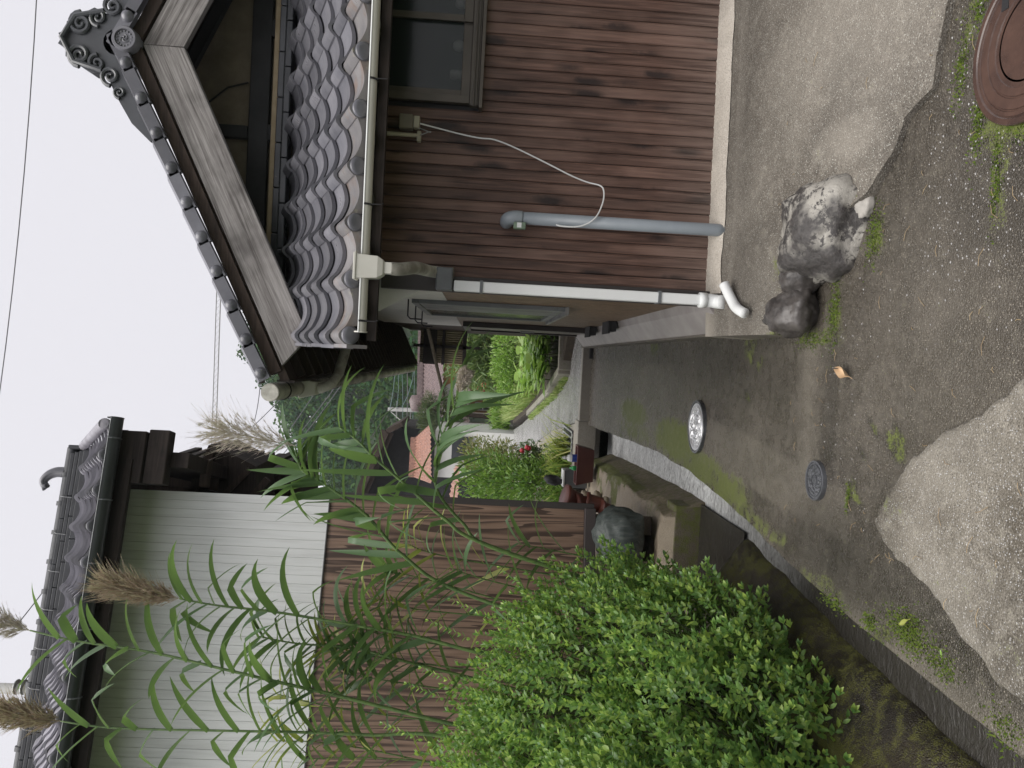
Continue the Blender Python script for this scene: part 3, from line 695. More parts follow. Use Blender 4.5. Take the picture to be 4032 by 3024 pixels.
# barge boards
LB = math.hypot(1.827, .88)
bb = MB().add([(0, 0, 0), (LB, 0, 0), (LB-.11, 0, -.212), (.10, 0, -.212), (0, .045, 0), (LB, .045, 0), (LB-.11, .045, -.212), (.10, .045, -.212)], [(0, 3, 2, 1), (4, 5, 6, 7), (0, 1, 5, 4), (1, 2, 6, 5), (2, 3, 7, 6), (3, 0, 4, 7)])
bb.v = [(x+(.005 if x > 1.9 and z < -.1 else 0), y, z) for x, y, z in bb.v]
o = bb.build('barge_board', M_barge, groof, loc=(-.115, 4.60, 2.668), rot=(0, -SL, 0), bevel=.004)
o2 = bb.build('barge_board', M_barge, groof, loc=(2*APX+.115, 4.645, 2.668), rot=(0, -SL, math.pi), bevel=.004)
MB().bar((-.16, 4.64, 2.70), (APX, 4.64, 3.602), .10, .07).bar((2*APX+.16, 4.64, 2.70), (APX, 4.64, 3.602), .10, .07).build('verge_batten', M_rafter, groof)
for k in range(32):
    y = 4.85+k*.285
    MB().bar((EVX+.02, y, rz(EVX+.02)-dz-.025), (.52, y, rz(.52)-dz-.025), .045, .05).build('rafter', M_rafter, groof)
MB().box((EVX-.012, 4.62, rz(EVX)-dz-.03), (EVX, 14.0, rz(EVX)+.02)).build('eave_fascia', M_oldwood, groof)
M_tile_oni = tile_mat('carved_ornament_tile', (.085, .09, .10), (.05, .053, .06))
# ridge end: round tile and carved ornament
oc = Vector((APX, 4.555, 3.623))
rot90 = Matrix.Rotation(RAD(90), 4, 'X')
b = MB().lathe([(.0005, .02), (.050, .02), (.052, .035), (.066, .035), (.072, .025), (.072, -.12), (.0005, -.12)], 30, Matrix.Translation(oc) @ rot90)
for k in range(14):
    a_ = 2*math.pi*k/14; b.lathe([(.0005, .008), (.0045, .006), (.006, 0), (.0005, -.001)], 8, Matrix.Translation(oc+Vector((.042*math.cos(a_), -.02, .042*math.sin(a_)))) @ rot90)
for k in range(3):
    a0 = 2*math.pi*k/3; b.tube([oc+Vector(((.008+.018*t)*math.cos(a0+2.2*t), -.022, (.008+.018*t)*math.sin(a0+2.2*t))) for t in [j/7 for j in range(8)]], [.007*(1-t*.7) for t in [j/7 for j in range(8)]], 6)
b.build('ridge_end_tile', M_tile, groof, sharp=35)
sil = [(-.16, .06), (-.19, .13), (-.15, .20), (-.12, .235), (-.10, .285), (-.05, .285), (-.03, .33), (.0, .315), (.03, .33), (.05, .285), (.10, .285), (.12, .235), (.15, .20), (.19, .13), (.16, .06), (.30, -.05), (.46, -.15), (.56, -.215), (.54, -.235), (.30, -.115), (.12, -.02), (-.12, -.02), (-.30, -.115), (-.54, -.235), (-.56, -.215), (-.46, -.15), (-.30, -.05)]
sil = [(x_*1.0, z_+(.045 if abs(x_) > .2 and z_ > -.2 and i_ not in (18, 19, 22, 23) else 0)) for i_, (x_, z_) in enumerate(sil)]
b = MB().prism([(APX+x, APZ+.10+z) for x, z in sil], 4.60, 4.68, Matrix(((1, 0, 0, 0), (0, 0, 1, 0), (0, 1, 0, 0), (0, 0, 0, 1))))
def spiral(cx_, cz_, r_, turns, sgn, w):
    pts = [(APX+cx_+sgn*r_*(1-t*.85)*math.cos(turns*2*math.pi*t), 4.59, APZ+.10+cz_+r_*(1-t*.85)*math.sin(turns*2*math.pi*t)) for t in [j/26 for j in range(27)]]
    b.tube(pts, [w*(1-.4*j/26) for j in range(27)], 7)
for s_ in (-1, 1):
    spiral(s_*.09, .20, .065, 1.8, s_, .016); spiral(s_*.20, .02, .055, 1.6, s_, .014); spiral(s_*.29, -.035, .035, 1.6, s_, .010); spiral(s_*.13, .10, .05, 1.5, -s_, .013)
b.tube([(APX-.17, 4.59, APZ+.17), (APX-.13, 4.585, APZ+.33), (APX, 4.58, APZ+.40), (APX+.13, 4.585, APZ+.33), (APX+.17, 4.59, APZ+.17)], .016, 8)
b.build('ridge_ornament', M_tile_oni, groof, sharp=35)
# gutter along the far-side eave with ring brackets, hopper and a pipe back to the wall
def half_gutter(p, q, r_, n=10, th=.004):
    p = Vector(p); q = Vector(q); d = (q-p).normalized(); s = d.cross(Vector((0, 0, 1))).normalized(); u = Vector((0, 0, 1))
    b = MB()
    for c in (p, q):
        for rr in (r_, r_-th): b.v += [c+s*rr*math.cos(t)-u*rr*math.sin(t) for t in [math.pi*j/n for j in range(n+1)]]
    m = n+1
    for j in range(n):
        b.f += [(j, j+1, 2*m+j+1, 2*m+j), (m+j+1, m+j, 3*m+j, 3*m+j+1), (j+1, j, m+j, m+j+1), (2*m+j, 2*m+j+1, 3*m+j+1, 3*m+j)]
    b.f += [(0, 2*m, 3*m, m), (n, m+n, 3*m+n, 2*m+n)]
    b.v = [tuple(x) for x in b.v]
    return b
GX, GZ = -.275, 2.725
gut = half_gutter((GX, 4.56, GZ), (GX, 14.0, GZ-.03), .055).build('eave_gutter', M_pvc_dirty, groof, sharp=40)
MB().lathe([(.0005, 0), (.054, 0), (.054, .006), (.0005, .006)], 20, Matrix.Translation((GX, 4.568, GZ-.004)) @ rot90).build('end_cap', M_pvc_dirty, gut)
for k in range(22):
    y = 4.85+k*.43
    MB().tube([(GX+.058*math.cos(t), y, GZ-.0-.058*math.sin(t)) for t in [math.pi*j/8 for j in range(9)]] + [(GX-.058, y, GZ+.01)], .005, 5).build('bracket', M_black, gut)
MB().tube([(GX, 5.35, GZ-.03), (GX, 5.35, GZ-.14), (GX+.03, 5.40, GZ-.20), (GX+.10, 5.5, GZ-.23), (.38, 5.85, GZ-.30)], .036, 12).build('outlet_pipe', M_pvc_dirty, gut, smooth=True)
MB().add([(GX-.07, 5.2, GZ-.02), (GX+.07, 5.2, GZ-.02), (GX+.07, 5.5, GZ-.02), (GX-.07, 5.5, GZ-.02), (GX-.045, 5.27, GZ-.12), (GX+.045, 5.27, GZ-.12), (GX+.045, 5.43, GZ-.12), (GX-.045, 5.43, GZ-.12)], [(0, 1, 2, 3), (7, 6, 5, 4), (0, 4, 5, 1), (1, 5, 6, 2), (2, 6, 7, 3), (3, 7, 4, 0)]).build('hopper', M_pvc, gut, bevel=.008)

# ---- pent gutter, hopper and corner downpipe
g1 = half_gutter((.085, 3.60, 2.062), (3.40, 3.60, 2.075), .030).build('front_gutter', M_pvc, pent, sharp=40)
MB().tube([(.085, 3.571, 2.064), (3.40, 3.571, 2.077)], .0045, 8).build('bead', M_white, g1, smooth=True)
MB().lathe([(.0005, 0), (.031, 0), (.031, .006), (.0005, .006)], 20, Matrix.Translation((.085, 3.60, 2.058)) @ Matrix.Rotation(RAD(90), 4, 'Y')).build('end_cap', M_pvc, g1)
for x_ in (1.251, 0.678, 0.139):
    b = MB().tube([(x_, 3.60+.033*math.cos(t), 2.066-.033*math.sin(t)) for t in [math.pi*j/8 for j in range(9)]], .005, 6).tube([(x_, 3.63, 2.066), (x_, 3.70, 2.06)], .004, 6)
    b.tube([(x_, 3.575, 2.042), (x_, 3.572, 1.99), (x_+.006, 3.575, 1.975)], .0022, 5); b.build('bracket', M_black, g1)
hx0, hx1 = 0.320, 0.460
hm = (hx0+hx1)/2
hp = MB()
for (w, d_, z) in ((.062, .05, 2.10), (.062, .05, 2.088), (.056, .045, 2.088), (.050, .042, 1.99), (.034, .034, 1.965), (.026, .026, 1.96), (.026, .026, 1.925), (.022, .022, 1.925)):
    hp.v += [(hm+a_*w, 3.60+c_*d_, z) for a_, c_ in ((-1, -1), (1, -1), (1, 1), (-1, 1))]
hp.f = [(k*4+i, k*4+(i+1) % 4, k*4+4+(i+1) % 4, k*4+4+i) for k in range(7) for i in range(4)] + [(3, 2, 1, 0), (28, 29, 30, 31)]
hp.f = [tuple(reversed(f)) for f in hp.f]
hp.build('rain_hopper', M_pvc, g1, bevel=.006)
dp = MB().tube(smooth_path([(hm, 3.60, 1.93), (hm, 3.61, 1.90), (hm+.01, 3.66, 1.87), (hm+.03, 3.78, 1.83), (0.438, 4.06, 1.78), (0.438, 4.10, 1.72), (0.438, 4.10, 1.66)], 5), .031, 14).build('downpipe', M_pvc_dirty, house, smooth=True)
ax = 0.405
MB().box((ax-.06, 4.06, 1.661), (ax+.06, 4.14, 1.750)).build('adaptor', M_greymetal, dp, bevel=.008)
px0, px1 = 0.346, 0.401
MB().box((px0, 4.075, .32), (px1, 4.135, 1.654)).build('square_pipe', M_white, dp, bevel=.006)
for zz in (1.508, .55): MB().box((px0-.004, 4.07, zz-.008), (px1+.006, 4.165, zz+.008)).build('clamp', M_greymetal, dp)
el = [((px0+px1)/2, 4.10, .33), ((px0+px1)/2, 4.10, .27), ((px0+px1)/2-.005, 4.085, .235), (0.331, 4.020, 0.182), (0.378, 3.980, 0.166), (0.426, 4.000, 0.195), (0.460, 4.030, 0.208)]
MB().tube(smooth_path([el[0], el[1], el[2], ((px0+px1)/2-.01, 4.04, .215)], 5), .037, 14).lathe([(.041, -.02), (.041, .02)], 14, Matrix.Translation(((px0+px1)/2, 4.10, .31))).build('elbow', M_white, dp, smooth=True)
o = MB().tube(smooth_path([(0.449, 3.936, 0.250), (0.404, 3.912, 0.235), (0.364, 3.889, 0.220), (0.327, 3.852, 0.210), (0.304, 3.794, 0.205), (0.289, 3.753, 0.195)], 5), .026, 14).build('plastic_pipe', M_white, smooth=True); tag(o, 'loose bent white plastic drain pipe lying on the concrete by the house corner', 'pipe')

# ---- junction box, conduit, grey vent pipe, cable
jb = (1.241, 4.190, 1.939)
o = MB().box((jb[0]-.038, 4.15, jb[2]-.02), (jb[0]+.038, 4.21, jb[2]+.055)).build('junction_box', simple('aged_beige_plastic', (.20, .18, .13), (.15, .13, .10), .5, 4, .03), house, bevel=.006)
MB().box((jb[0]-.034, 4.148, jb[2]-.055), (jb[0]+.030, 4.20, jb[2]-.022)).build('cover', simple('pale_beige_plastic', (.40, .37, .28), None, .5, 4, .03), o, bevel=.005)
ca, cb = (1.174, 4.180, 1.879), (1.177, 4.180, 2.112)
o = MB().tube([ca, (cb[0], 4.18, 2.30)], .011, 10).build('conduit', bpy.data.materials['pale_beige_plastic'], house, smooth=True)
MB().box((ca[0]-.032, 4.17, ca[2]-.004), (ca[0]+.024, 4.21, ca[2]+.018)).build('clamp', bpy.data.materials['pale_beige_plastic'], o, bevel=.003)
vt_, vb_ = (0.757, 4.120, 1.359), (0.758, 4.120, 0.258)
vp = thing('vent_pipe', 'upright grey plastic vent pipe with capped top against the brown boards', 'pipe', (vb_[0], 4.12, vb_[2]))
MB().tube([(vb_[0], 4.12, .19), vb_, vt_], .0335, 18).build('tube', M_greypvc, vp, smooth=True)
MB().tube(smooth_path([(vt_[0], 4.12, vt_[2]-.05), (vt_[0], 4.12, vt_[2]-.008), (vt_[0]-.006, 4.135, vt_[2]+.022), (vt_[0]-.012, 4.17, vt_[2]+.030), (vt_[0]-.012, 4.20, vt_[2]+.03)], 5), .0375, 18).build('cap', M_greypvc, vp, smooth=True)
sb = (0.716, 4.100, 1.324)
o = MB().box((sb[0]-.022, 4.085, sb[2]-.035), (sb[0]+.014, 4.12, sb[2]+.03)).build('switch_box', simple('green_grey_plug', (.16, .22, .15), (.10, .14, .10), .5, 30, .1, 80), vp, bevel=.004)
MB().box((sb[0]-.016, 4.083, sb[2]-.012), (sb[0]+.010, 4.086, sb[2]+.012)).build('paper_label', M_white, o)
cp = [(1.227, 4.140, 1.880), (1.223, 4.170, 1.814), (1.199, 4.185, 1.665), (1.186, 4.190, 1.560), (1.182, 4.190, 1.478), (1.146, 4.190, 1.363), (1.071, 4.190, 1.179), (1.018, 4.190, 1.055), (0.987, 4.190, 0.962), (0.970, 4.180, 0.890), (0.935, 4.160, 0.871), (0.867, 4.120, 0.879), (0.783, 4.075, 0.915), (0.739, 4.070, 0.965), (0.720, 4.070, 1.023), (0.719, 4.075, 1.096), (0.726, 4.080, 1.128)]
o = MB().tube(smooth_path(cp, 5), .0042, 7).build('power_cable', M_white, smooth=True); tag(o, 'thin white cable sagging across the brown boards to the grey pipe', 'cable')
o = MB().tube(smooth_path([(jb[0]-.03, 4.16, jb[2]-.05), (jb[0]-.05, 4.16, jb[2]-.11), (ca[0]+.02, 4.16, ca[2]-.05), (ca[0], 4.17, ca[2])], 5), .003, 6).build('cable_loop', M_steel, house)
# thin pole jutting from under the eave
o = MB().tube([(0.244, 7.200, 1.992), (-0.399, 7.600, 1.832)], .016, 8).build('laundry_pole', weathered_wood_mat('bamboo_pole', (.16, .13, .10), (.30, .26, .21))); tag(o, 'thin weathered pole jutting out from the eave hooks of the house', 'pole')

# ------------------------------------------------------------------ the tall storehouse across the canal (local frame: x right, y back, origin under its eave)
M_ribwhite = simple('white_ribbed_siding', (.70, .71, .70), (.56, .565, .55), .45, 3, .02, 40, stretch=(9, 9, .5), rand=3, lo=.25, hi=.55)
M_siding2 = siding_print_mat('brown_wood_print_siding', (.205, .130, .092), (.060, .036, .026), (.255, .170, .122), .8, (6, 6, .28))
M_gut_dark = simple('dark_green_black_gutter', (.035, .040, .042), (.022, .026, .027), .3, 3, .02)
M_ridge2 = simple('black_ridge_tile', (.028, .030, .036), (.018, .019, .023), .5, 8, .1, 60, spec=.4)
TH = RAD(14.5)
store = thing('storehouse', 'tall storehouse with white ribbed upper wall and brown wood-print lower wall beyond the canal', 'storehouse', (-.905, 5.95, .4), TH)
store.location.z = 0
WY = .45; XR = -.22
core = MB().box((-4.2, WY+.014, .46), (XR-.01, 3.4, 4.32)).build('wall_core', M_darktrim, store, keep=False)
for i in range(46):
    x1 = XR-.0695*i
    MB().add([(x1-.066, WY, 2.668), (x1, WY, 2.668), (x1, WY, 4.28), (x1-.066, WY, 4.28), (x1-.0695, WY+.006, 2.668), (x1-.0695, WY+.006, 4.28), (x1-.0695, WY+.014, 2.668), (x1, WY+.014, 2.668), (x1, WY+.014, 4.28), (x1-.0695, WY+.014, 4.28)],
             [(0, 1, 2, 3), (4, 0, 3, 5), (1, 7, 8, 2), (6, 4, 5, 9), (3, 2, 8, 9, 5), (6, 7, 1, 0, 4)]).build('siding_panel', M_ribwhite, core, keep=False)
for i in range(5): MB().box((XR-.91*(i+1)+.002, WY-.004, .555), (XR-.91*i, WY+.012, 2.662)).build('wood_panel', M_siding2, core, keep=False)
MB().box((-4.2, WY-.018, 2.660), (XR+.004, WY+.008, 2.670)).build('drip_strip', M_darktrim, core, keep=False)
MB().box((XR+.0, WY-.012, .47), (XR+.055, WY+.06, 2.655)).build('corner_trim', M_darktrim, store, keep=False, bevel=.004)
MB().box((-4.2, WY-.045, .46), (XR+.012, WY+.05, .552)).build('sill_beam', simple('dark_painted_sill', (.060, .047, .046), (.045, .036, .035), .45, 3, .05), store, keep=False, bevel=.006)
# roof
A2 = math.atan2(.90, 1.55)
TS2 = tile_set(tile_mat('storehouse_tile', (.30, .29, .32), (.19, .185, .21)), tile_mat('storehouse_eave_tile', (.28, .27, .30), (.18, .17, .19)))
rf = MB().prism([(-.02, 4.22), (1.6, 5.16), (3.2, 4.22), (3.2, 4.16), (1.6, 5.10), (-.02, 4.16)], -4.3, .20, Matrix(((0, 0, 1, 0), (1, 0, 0, 0), (0, 1, 0, 0), (0, 0, 0, 1)))).build('roof', M_oldwood, store, keep=False)
for k in range(8):
    for i in range(15):
        s = k*.21; key = ('e' if k == 0 else 'f') + ''
        link('eave_tile' if k == 0 else 'roof_tile', TS2[key], rf, False, (-.04-.265*i+rng.uniform(-.003, .003), -.06+s*math.cos(A2), 4.285+s*math.sin(A2)+rng.uniform(-.003, .003)), (A2, 0, rng.uniform(-.006, .006)))
MB().grid(lambda u, v: (.1-4.2*u, 1.7+1.6*v, 5.18-.92*v+tile_prof((u*4.2/.265) % 1)), 200, 6).build('rear_tile_field', M_tile, rf, smooth=True, keep=False)
# layered ridge
for c_, (w, z0, z1) in enumerate(((.24, 5.150, 5.220), (.20, 5.225, 5.265), (.18, 5.270, 5.310), (.16, 5.315, 5.355))):
    for i in range(10):
        xa = .20-.012*c_-.42*i-(.2 if c_ % 2 and i else 0)
        xb = max(-4.2, xa-.416 + (-.2 if c_ % 2 and i == 0 else 0)); MB().box((xb, 1.6-w/2, z0), (xa, 1.6+w/2, z1)).build('ridge_tile', M_ridge2, rf, keep=False, bevel=.006)
for i in range(15):
    xa = .22-.27*i; b = MB().tube([(xa, 1.6, 5.365), (xa-.25, 1.6, 5.365)], .062, 14).tube([(xa-.245, 1.6, 5.370), (xa-.285, 1.6, 5.370)], .072, 14)
    b.build('ridge_cap', M_ridge2, rf, smooth=False, keep=False, sharp=40)
for i in range(9):
    xa = -.25-.34*i; MB().tube([(xa, 1.52, 5.380), (xa-.006, 1.47, 5.330), (xa-.012, 1.47, 5.250)], .0035, 5).build('tie_wire', M_steel, rf, keep=False)
# ridge end plate and curling finial
b = MB().box((.20, 1.46, 5.130), (.235, 1.74, 5.360))
b.build('ridge_end_plate', M_ridge2, rf, keep=False, bevel=.01)
fin = smooth_path([(-.02, 1.6, 5.400), (-.02, 1.6, 5.490), (-.05, 1.6, 5.560), (-.10, 1.6, 5.600), (-.145, 1.6, 5.590), (-.155, 1.6, 5.560)], 5)
b = MB().tube(fin, [.055*(1-.5*j/(len(fin)-1)) for j in range(len(fin))], 10)
for d_ in (-.03, .03): b.tube([(p.x, p.y+d_, p.z) for p in fin], [.022*(1-.3*j/len(fin)) for j in range(len(fin))], 7)
b.tube([(-.15, 1.6, 5.570), (-.17, 1.6, 5.600), (-.19, 1.6, 5.580)], .02, 7); b.build('finial', M_tile, rf, smooth=True, keep=False)
b = MB().tube([(.235, -.06, 4.33), (.235, 1.5, 4.33+1.56*math.tan(A2))], .042, 12); b.lathe([(.0005, .003), (.039, -.003), (.043, -.010), (.043, -.04), (.0005, -.04)], 20, Matrix.Translation((.235, -.075, 4.33)) @ rot90); b.build('verge_roll', TS2['e'].materials[0], rf, keep=False, sharp=40)
# eave gutter
g2 = half_gutter((.28, -.10, 4.235), (-4.2, -.10, 4.235), .06).build('eave_gutter', M_gut_dark, store, keep=False, sharp=40)
MB().lathe([(.0005, 0), (.06, 0), (.06, .006), (.0005, .006)], 20, Matrix.Translation((.274, -.10, 4.232)) @ Matrix.Rotation(RAD(90), 4, 'Y')).build('end_cap', M_gut_dark, g2, keep=False)
MB().tube([(.28, -.16, 4.238), (-4.2, -.16, 4.238)], .005, 6).build('bead', M_greymetal, g2, keep=False)
for i in range(7):
    xa = .12-.46*i; MB().tube([(xa, -.10-.063*math.cos(t), 4.235-.063*math.sin(t)) for t in [math.pi*j/8 for j in range(9)]], .006, 5).tube([(xa, -.04, 4.235), (xa-.01, .06, 4.20)], .006, 5).build('bracket', M_greymetal, g2, keep=False)
MB().box((-4.2, -.02, 4.10), (-.02, .03, 4.21)).build('eave_beam', M_oldwood, store, keep=False)
MB().add([(-4.2, .0, 4.16), (-.05, .0, 4.16), (-.05, WY+.02, 4.34), (-4.2, WY+.02, 4.34)], [(0, 1, 2, 3)]).build('soffit', M_oldwood, store, keep=False)
# exposed timbers of the gable end
gt = MB().box((-.20, .0, 4.03), (.2, .16, 4.20)).box((-.06, .1, 3.72), (.06, 3.2, 4.2)).build('gable_timber', M_oldwood, store, keep=False, bevel=.006)
MB().box((-.20, .02, 3.86), (.22, .14, 4.02)).build('bracket', M_oldwood, gt, keep=False, bevel=.01)
pb, pt_ = (0.011, 0.900, 4.403), (0.009, 0.900, 4.444)
for yy_, zz_ in ((.52, 3.70), (.9, 3.75)): MB().box((-.17, yy_, zz_), (.06, yy_+.08, zz_+.07)).build('purlin', M_rafter, gt, keep=False, bevel=.006)

# foundation stone, corner blocks and pots
def rock(name, mat, c, r_, seed, parent=None, amp=.22, sub=4, flat=0.0, label=None, keep=True, rotz=0):
    bm = bmesh.new(); bmesh.ops.create_icosphere(bm, subdivisions=sub, radius=1)
    for v in bm.verts:
        p = v.co.copy(); n_ = noise.fractal(p*1.1+Vector((seed, seed*.7, -seed)), 1.0, 2.0, 3); n2 = noise.fractal(p*4+Vector((seed*2, 0, seed)), .9, 2.0, 4)
        cell = noise.cell_vector(p*1.4+Vector((seed, seed, seed)))
        v.co = p*(1+amp*n_+.09*n2-.05*abs(noise.noise(p*2.6+Vector((seed, 1, 2))))) + cell*.07
        v.co = Vector((v.co.x*r_[0], v.co.y*r_[1], v.co.z*r_[2]))
        if v.co.z < -r_[2]*.75: v.co.z = -r_[2]*.75
    me = bpy.data.meshes.new(name); bm.to_mesh(me); bm.free(); me.materials.append(mat); me.polygons.foreach_set('use_smooth', [True]*len(me.polygons))
    return link(name, me, parent, keep, loc=c, rot=(0, 0, rotz))
t = NT('streaked_green_grey_stone'); v = t.coord((30, 30, 3)); n_ = t.noise(v, 1.0, 6, .7, .4)
M_stone = t.done(t.ramp(n_, [(.35, (.030, .040, .038)), (.55, (.085, .10, .095)), (.75, (.17, .18, .165))]), .5, t.bump(n_, .5, .01))
o = rock('foundation_stone', M_stone, (-.43, .40, .25), (.255, .20, .235), 3.1, store, .12, keep=False)
MB().box((-4.0, WY-.02, -.3), (-.62, 3.3, .46)).build('foundation', M_bank, store, keep=False); set_stain(bpy.data.objects['foundation'], lambda x, y, z: (.2, 0, .5))
MB().box((-.4, .6, -.05), (-.24, 3.3, .46)).build('footing', M_bank, store, keep=False); set_stain(bpy.data.objects['footing'], lambda x, y, z: (.2, 0, .3))

stepb = MB().box((-1.72, 6.02, -.40), (-1.10, 6.30, -.13)).build('concrete_step', M_bank, bevel=.015); tag(stepb, 'weathered concrete step block with mossy edge above the canal inlet', 'step block')
set_stain(stepb, lambda x, y, z: (.6 if x > -1.15 or z < -.2 else .3, .0, .8))
# ---- old dark shed behind the storehouse
shed = thing('old_shed', 'old dark timber shed wall with a small bracketed hood behind the storehouse', 'shed', (-1.55, 8.0, .0))
zt, zb = 4.811, 3.362
xr_t, xr_b = -1.252, -1.367
xw = (xr_t+xr_b)/2
for i in range(11):
    MB().box((xw-.09*(i+1)+.004, 7.9+rng.uniform(-.006, .006), zb), (xw-.09*i, 7.93, zt)).build('board', M_rafter, shed)
MB().box((xw-1.1, 7.935, zb), (xw-.06, 9.3, zt+.02)).build('wall', M_oldwood, shed)
for i in range(12):
    zz = zb+.05+(zt-zb-.1)*i/11
    MB().box((xw-.02, 7.86+.01*(i % 2), zz-.035), (xw+.035+.012*(i % 3), 9.2, zz+.05)).build('edge_shingle', M_oldwood, shed, bevel=.006)
MB().box((xw-.08, 7.87, zb-.12), (xw+.06, 7.95, zb+.0)).build('beam_end', M_rafter, shed, bevel=.006)
MB().bar((xw-.5, 7.85, zb+.04), (xw+.16, 7.85, zb+.02), .03, .04).build('rail', M_rafter, shed)
h0, h1, h2 = (-0.934, 7.200, 3.848), (-1.103, 7.200, 3.467), (-1.389, 7.200, 4.032)
hood = MB().bar(h0, h2, .075, .5, (0, 1, 0)).build('hood_roof', M_rafter, shed)
hd = Vector(h0)-Vector(h2); hd.normalize()
MB().add([Vector(h0)+Vector((0, -.2, -.02)), Vector(h1)+Vector((0, -.2, 0)), Vector(h1)+Vector((-.9, -.2, -.05)), Vector(h2)+Vector((0, -.2, -.02)), Vector(h0)+Vector((0, .4, -.02)), Vector(h1)+Vector((0, .4, 0)), Vector(h1)+Vector((-.9, .4, -.05)), Vector(h2)+Vector((0, .4, -.02))],
         [(0, 1, 2, 3), (7, 6, 5, 4), (0, 4, 5, 1), (1, 5, 6, 2), (2, 6, 7, 3), (3, 7, 4, 0)]).build('hood_body', M_oldwood, shed)
MB().bar(Vector(h1)+Vector((-.02, -.24, .05)), Vector(h1)+Vector((-.55, -.24, .52)), .03, .05).bar(Vector(h1)+Vector((-.1, -.24, -.12)), Vector(h1)+Vector((-.62, -.24, .30)), .04, .06).build('brace', M_rafter, shed)

# ------------------------------------------------------------------ plants
M_bush = leaf_mat('bush_leaves', (.19, .32, .085), (.085, .185, .055), (.35, .47, .10), .34, .40)
M_twig = simple('green_twig', (.07, .09, .03), (.04, .045, .02), .7, 10, 0)
M_reed = leaf_mat('reed_leaves', (.095, .165, .075), (.060, .12, .060), (.17, .23, .13), .40, .35)
M_reedstem = simple('reed_cane', (.13, .20, .06), (.06, .11, .035), .45, 20, .05)
M_vari = leaf_mat('variegated_leaves', (.36, .38, .10), (.12, .20, .05), (.52, .50, .20), .45, .35)
M_plume = leaf_mat('reed_plume', (.56, .49, .45), (.42, .33, .30), (.64, .58, .50), .8, .3, .1)
M_plume_green = leaf_mat('young_reed_plume', (.46, .35, .29), (.38, .25, .21), (.46, .42, .30), .8, .3, .1)

# unit leaf: base, two left, tip, two right, folded on the midrib
LEAF = np.array([(0, 0, 0), (.30, .16, .05), (.68, .14, .03), (1, 0, -.06), (.68, -.14, .03), (.30, -.16, .05)], dtype=np.float64)
LQ = np.array([(0, 3, 2, 1), (0, 5, 4, 3)])
def frames(d, up):
    d = d/np.linalg.norm(d, axis=1)[:, None]
    s = np.cross(up, d); ln = np.linalg.norm(s, axis=1)[:, None]; s = s/np.maximum(ln, 1e-6); n = np.cross(d, s); return d, s, n
def leaves(base, d, up, size, wid=1.0, shape=LEAF):
    d, s, n = frames(d, up); size = np.broadcast_to(size, (len(base),))
    k = len(shape)
    V = base[:, None, :] + size[:, None, None]*(shape[None, :, 0:1]*d[:, None, :] + wid*shape[None, :, 1:2]*s[:, None, :] + shape[None, :, 2:3]*n[:, None, :])
    Q = (LQ[None] + (np.arange(len(base))*k)[:, None, None]).reshape(-1, 4)
    return V.reshape(-1, 3), Q
def cat(parts):
    vs, qs, n = [], [], 0
    for v_, q_ in parts: vs.append(v_); qs.append(q_+n); n += len(v_)
    return np.concatenate(vs), np.concatenate(qs)

# --- the big bush: leafy shoots all over a lobed volume
def shoot(seed, L):
    g_ = np.random.default_rng(seed); parts = []
    n = int(L/.020)
    bend = g_.normal(size=2)*.25
    for i in range(n):
        t = i/n; p = np.array([bend[0]*L*t*t, bend[1]*L*t*t, L*t])
        for sgn in (0, math.pi):
            a_ = i*1.6+sgn+g_.normal()*.3; out = .55+.55*(1-t)
            d = np.array([math.cos(a_)*out, math.sin(a_)*out, .55+.4*t])
            parts.append(leaves(p[None], d[None], np.array([[0, 0, 1.0]]), np.array([(.037+.012*g_.random())*(1-.25*t)]), 1.5))
    for k in range(4):
        a_ = k*1.57+g_.random(); d = np.array([math.cos(a_)*.45, math.sin(a_)*.45, 1.0]); parts.append(leaves(np.array([[bend[0]*L, bend[1]*L, L]]), d[None], np.array([[0, .3, 1.0]]), np.array([.040]), 1.3))
    return cat(parts)
SHOOTS = [shoot(100+k, (.08, .10, .12, .15, .18, .22, .09, .11)[k]) for k in range(8)]
LOBES = [((-1.98, 4.35, .52), (.72, .60, .82)), ((-1.98, 3.6, .18), (.62, .62, .58)), ((-2.45, 3.15, .42), (.80, .75, .92)), ((-2.75, 4.3, .75), (.95, .75, .85)), ((-1.62, 4.0, .2), (.42, .5, .5)), ((-2.45, 2.8, .12), (.55, .5, .5)), ((-1.66, 4.75, .55), (.40, .35, .50))]
C0 = np.array([l[0] for l in LOBES]); R0 = np.array([l[1] for l in LOBES])
def inside(p, k=.93): return (np.sum(((p[:, None, :]-C0)/(R0*k))**2, axis=2) < 1).any(axis=1)
P_, N_ = [], []
for li, (c, r_) in enumerate(LOBES):
    n = int(1150*(r_[0]*r_[1]+r_[1]*r_[2]+r_[0]*r_[2])/1.5)
    d = NP.normal(size=(n, 3)); d /= np.linalg.norm(d, axis=1)[:, None]
    r2 = 1 + .10*np.array([noise.noise(Vector(q)*3.0+Vector((li, 0, 0))) for q in d])
    p = np.array(c)+d*np.array(r_)*r2[:, None]*NP.uniform(.86, 1.0, n)[:, None]
    keep_ = ~inside(p, .80) & (p[:, 2] > -.32); nn = d/np.array(r_); nn /= np.linalg.norm(nn, axis=1)[:, None]
    P_.append(p[keep_]); N_.append(nn[keep_])
P_ = np.concatenate(P_); N_ = np.concatenate(N_)
bush = thing('leafy_bush', 'large rounded bright green leafy bush spilling over the canal bank', 'bush', (-2.1, 3.7, -.15))
dirs = N_*.75+np.array([0, 0, .75])+NP.normal(size=N_.shape)*.22
toward = np.sum(N_*(np.array([0, 0, 1.5])-P_), axis=1)/np.linalg.norm(P_-np.array([0, 0, 1.5]), axis=1)
pix = P_[:, 0]/P_[:, 1]
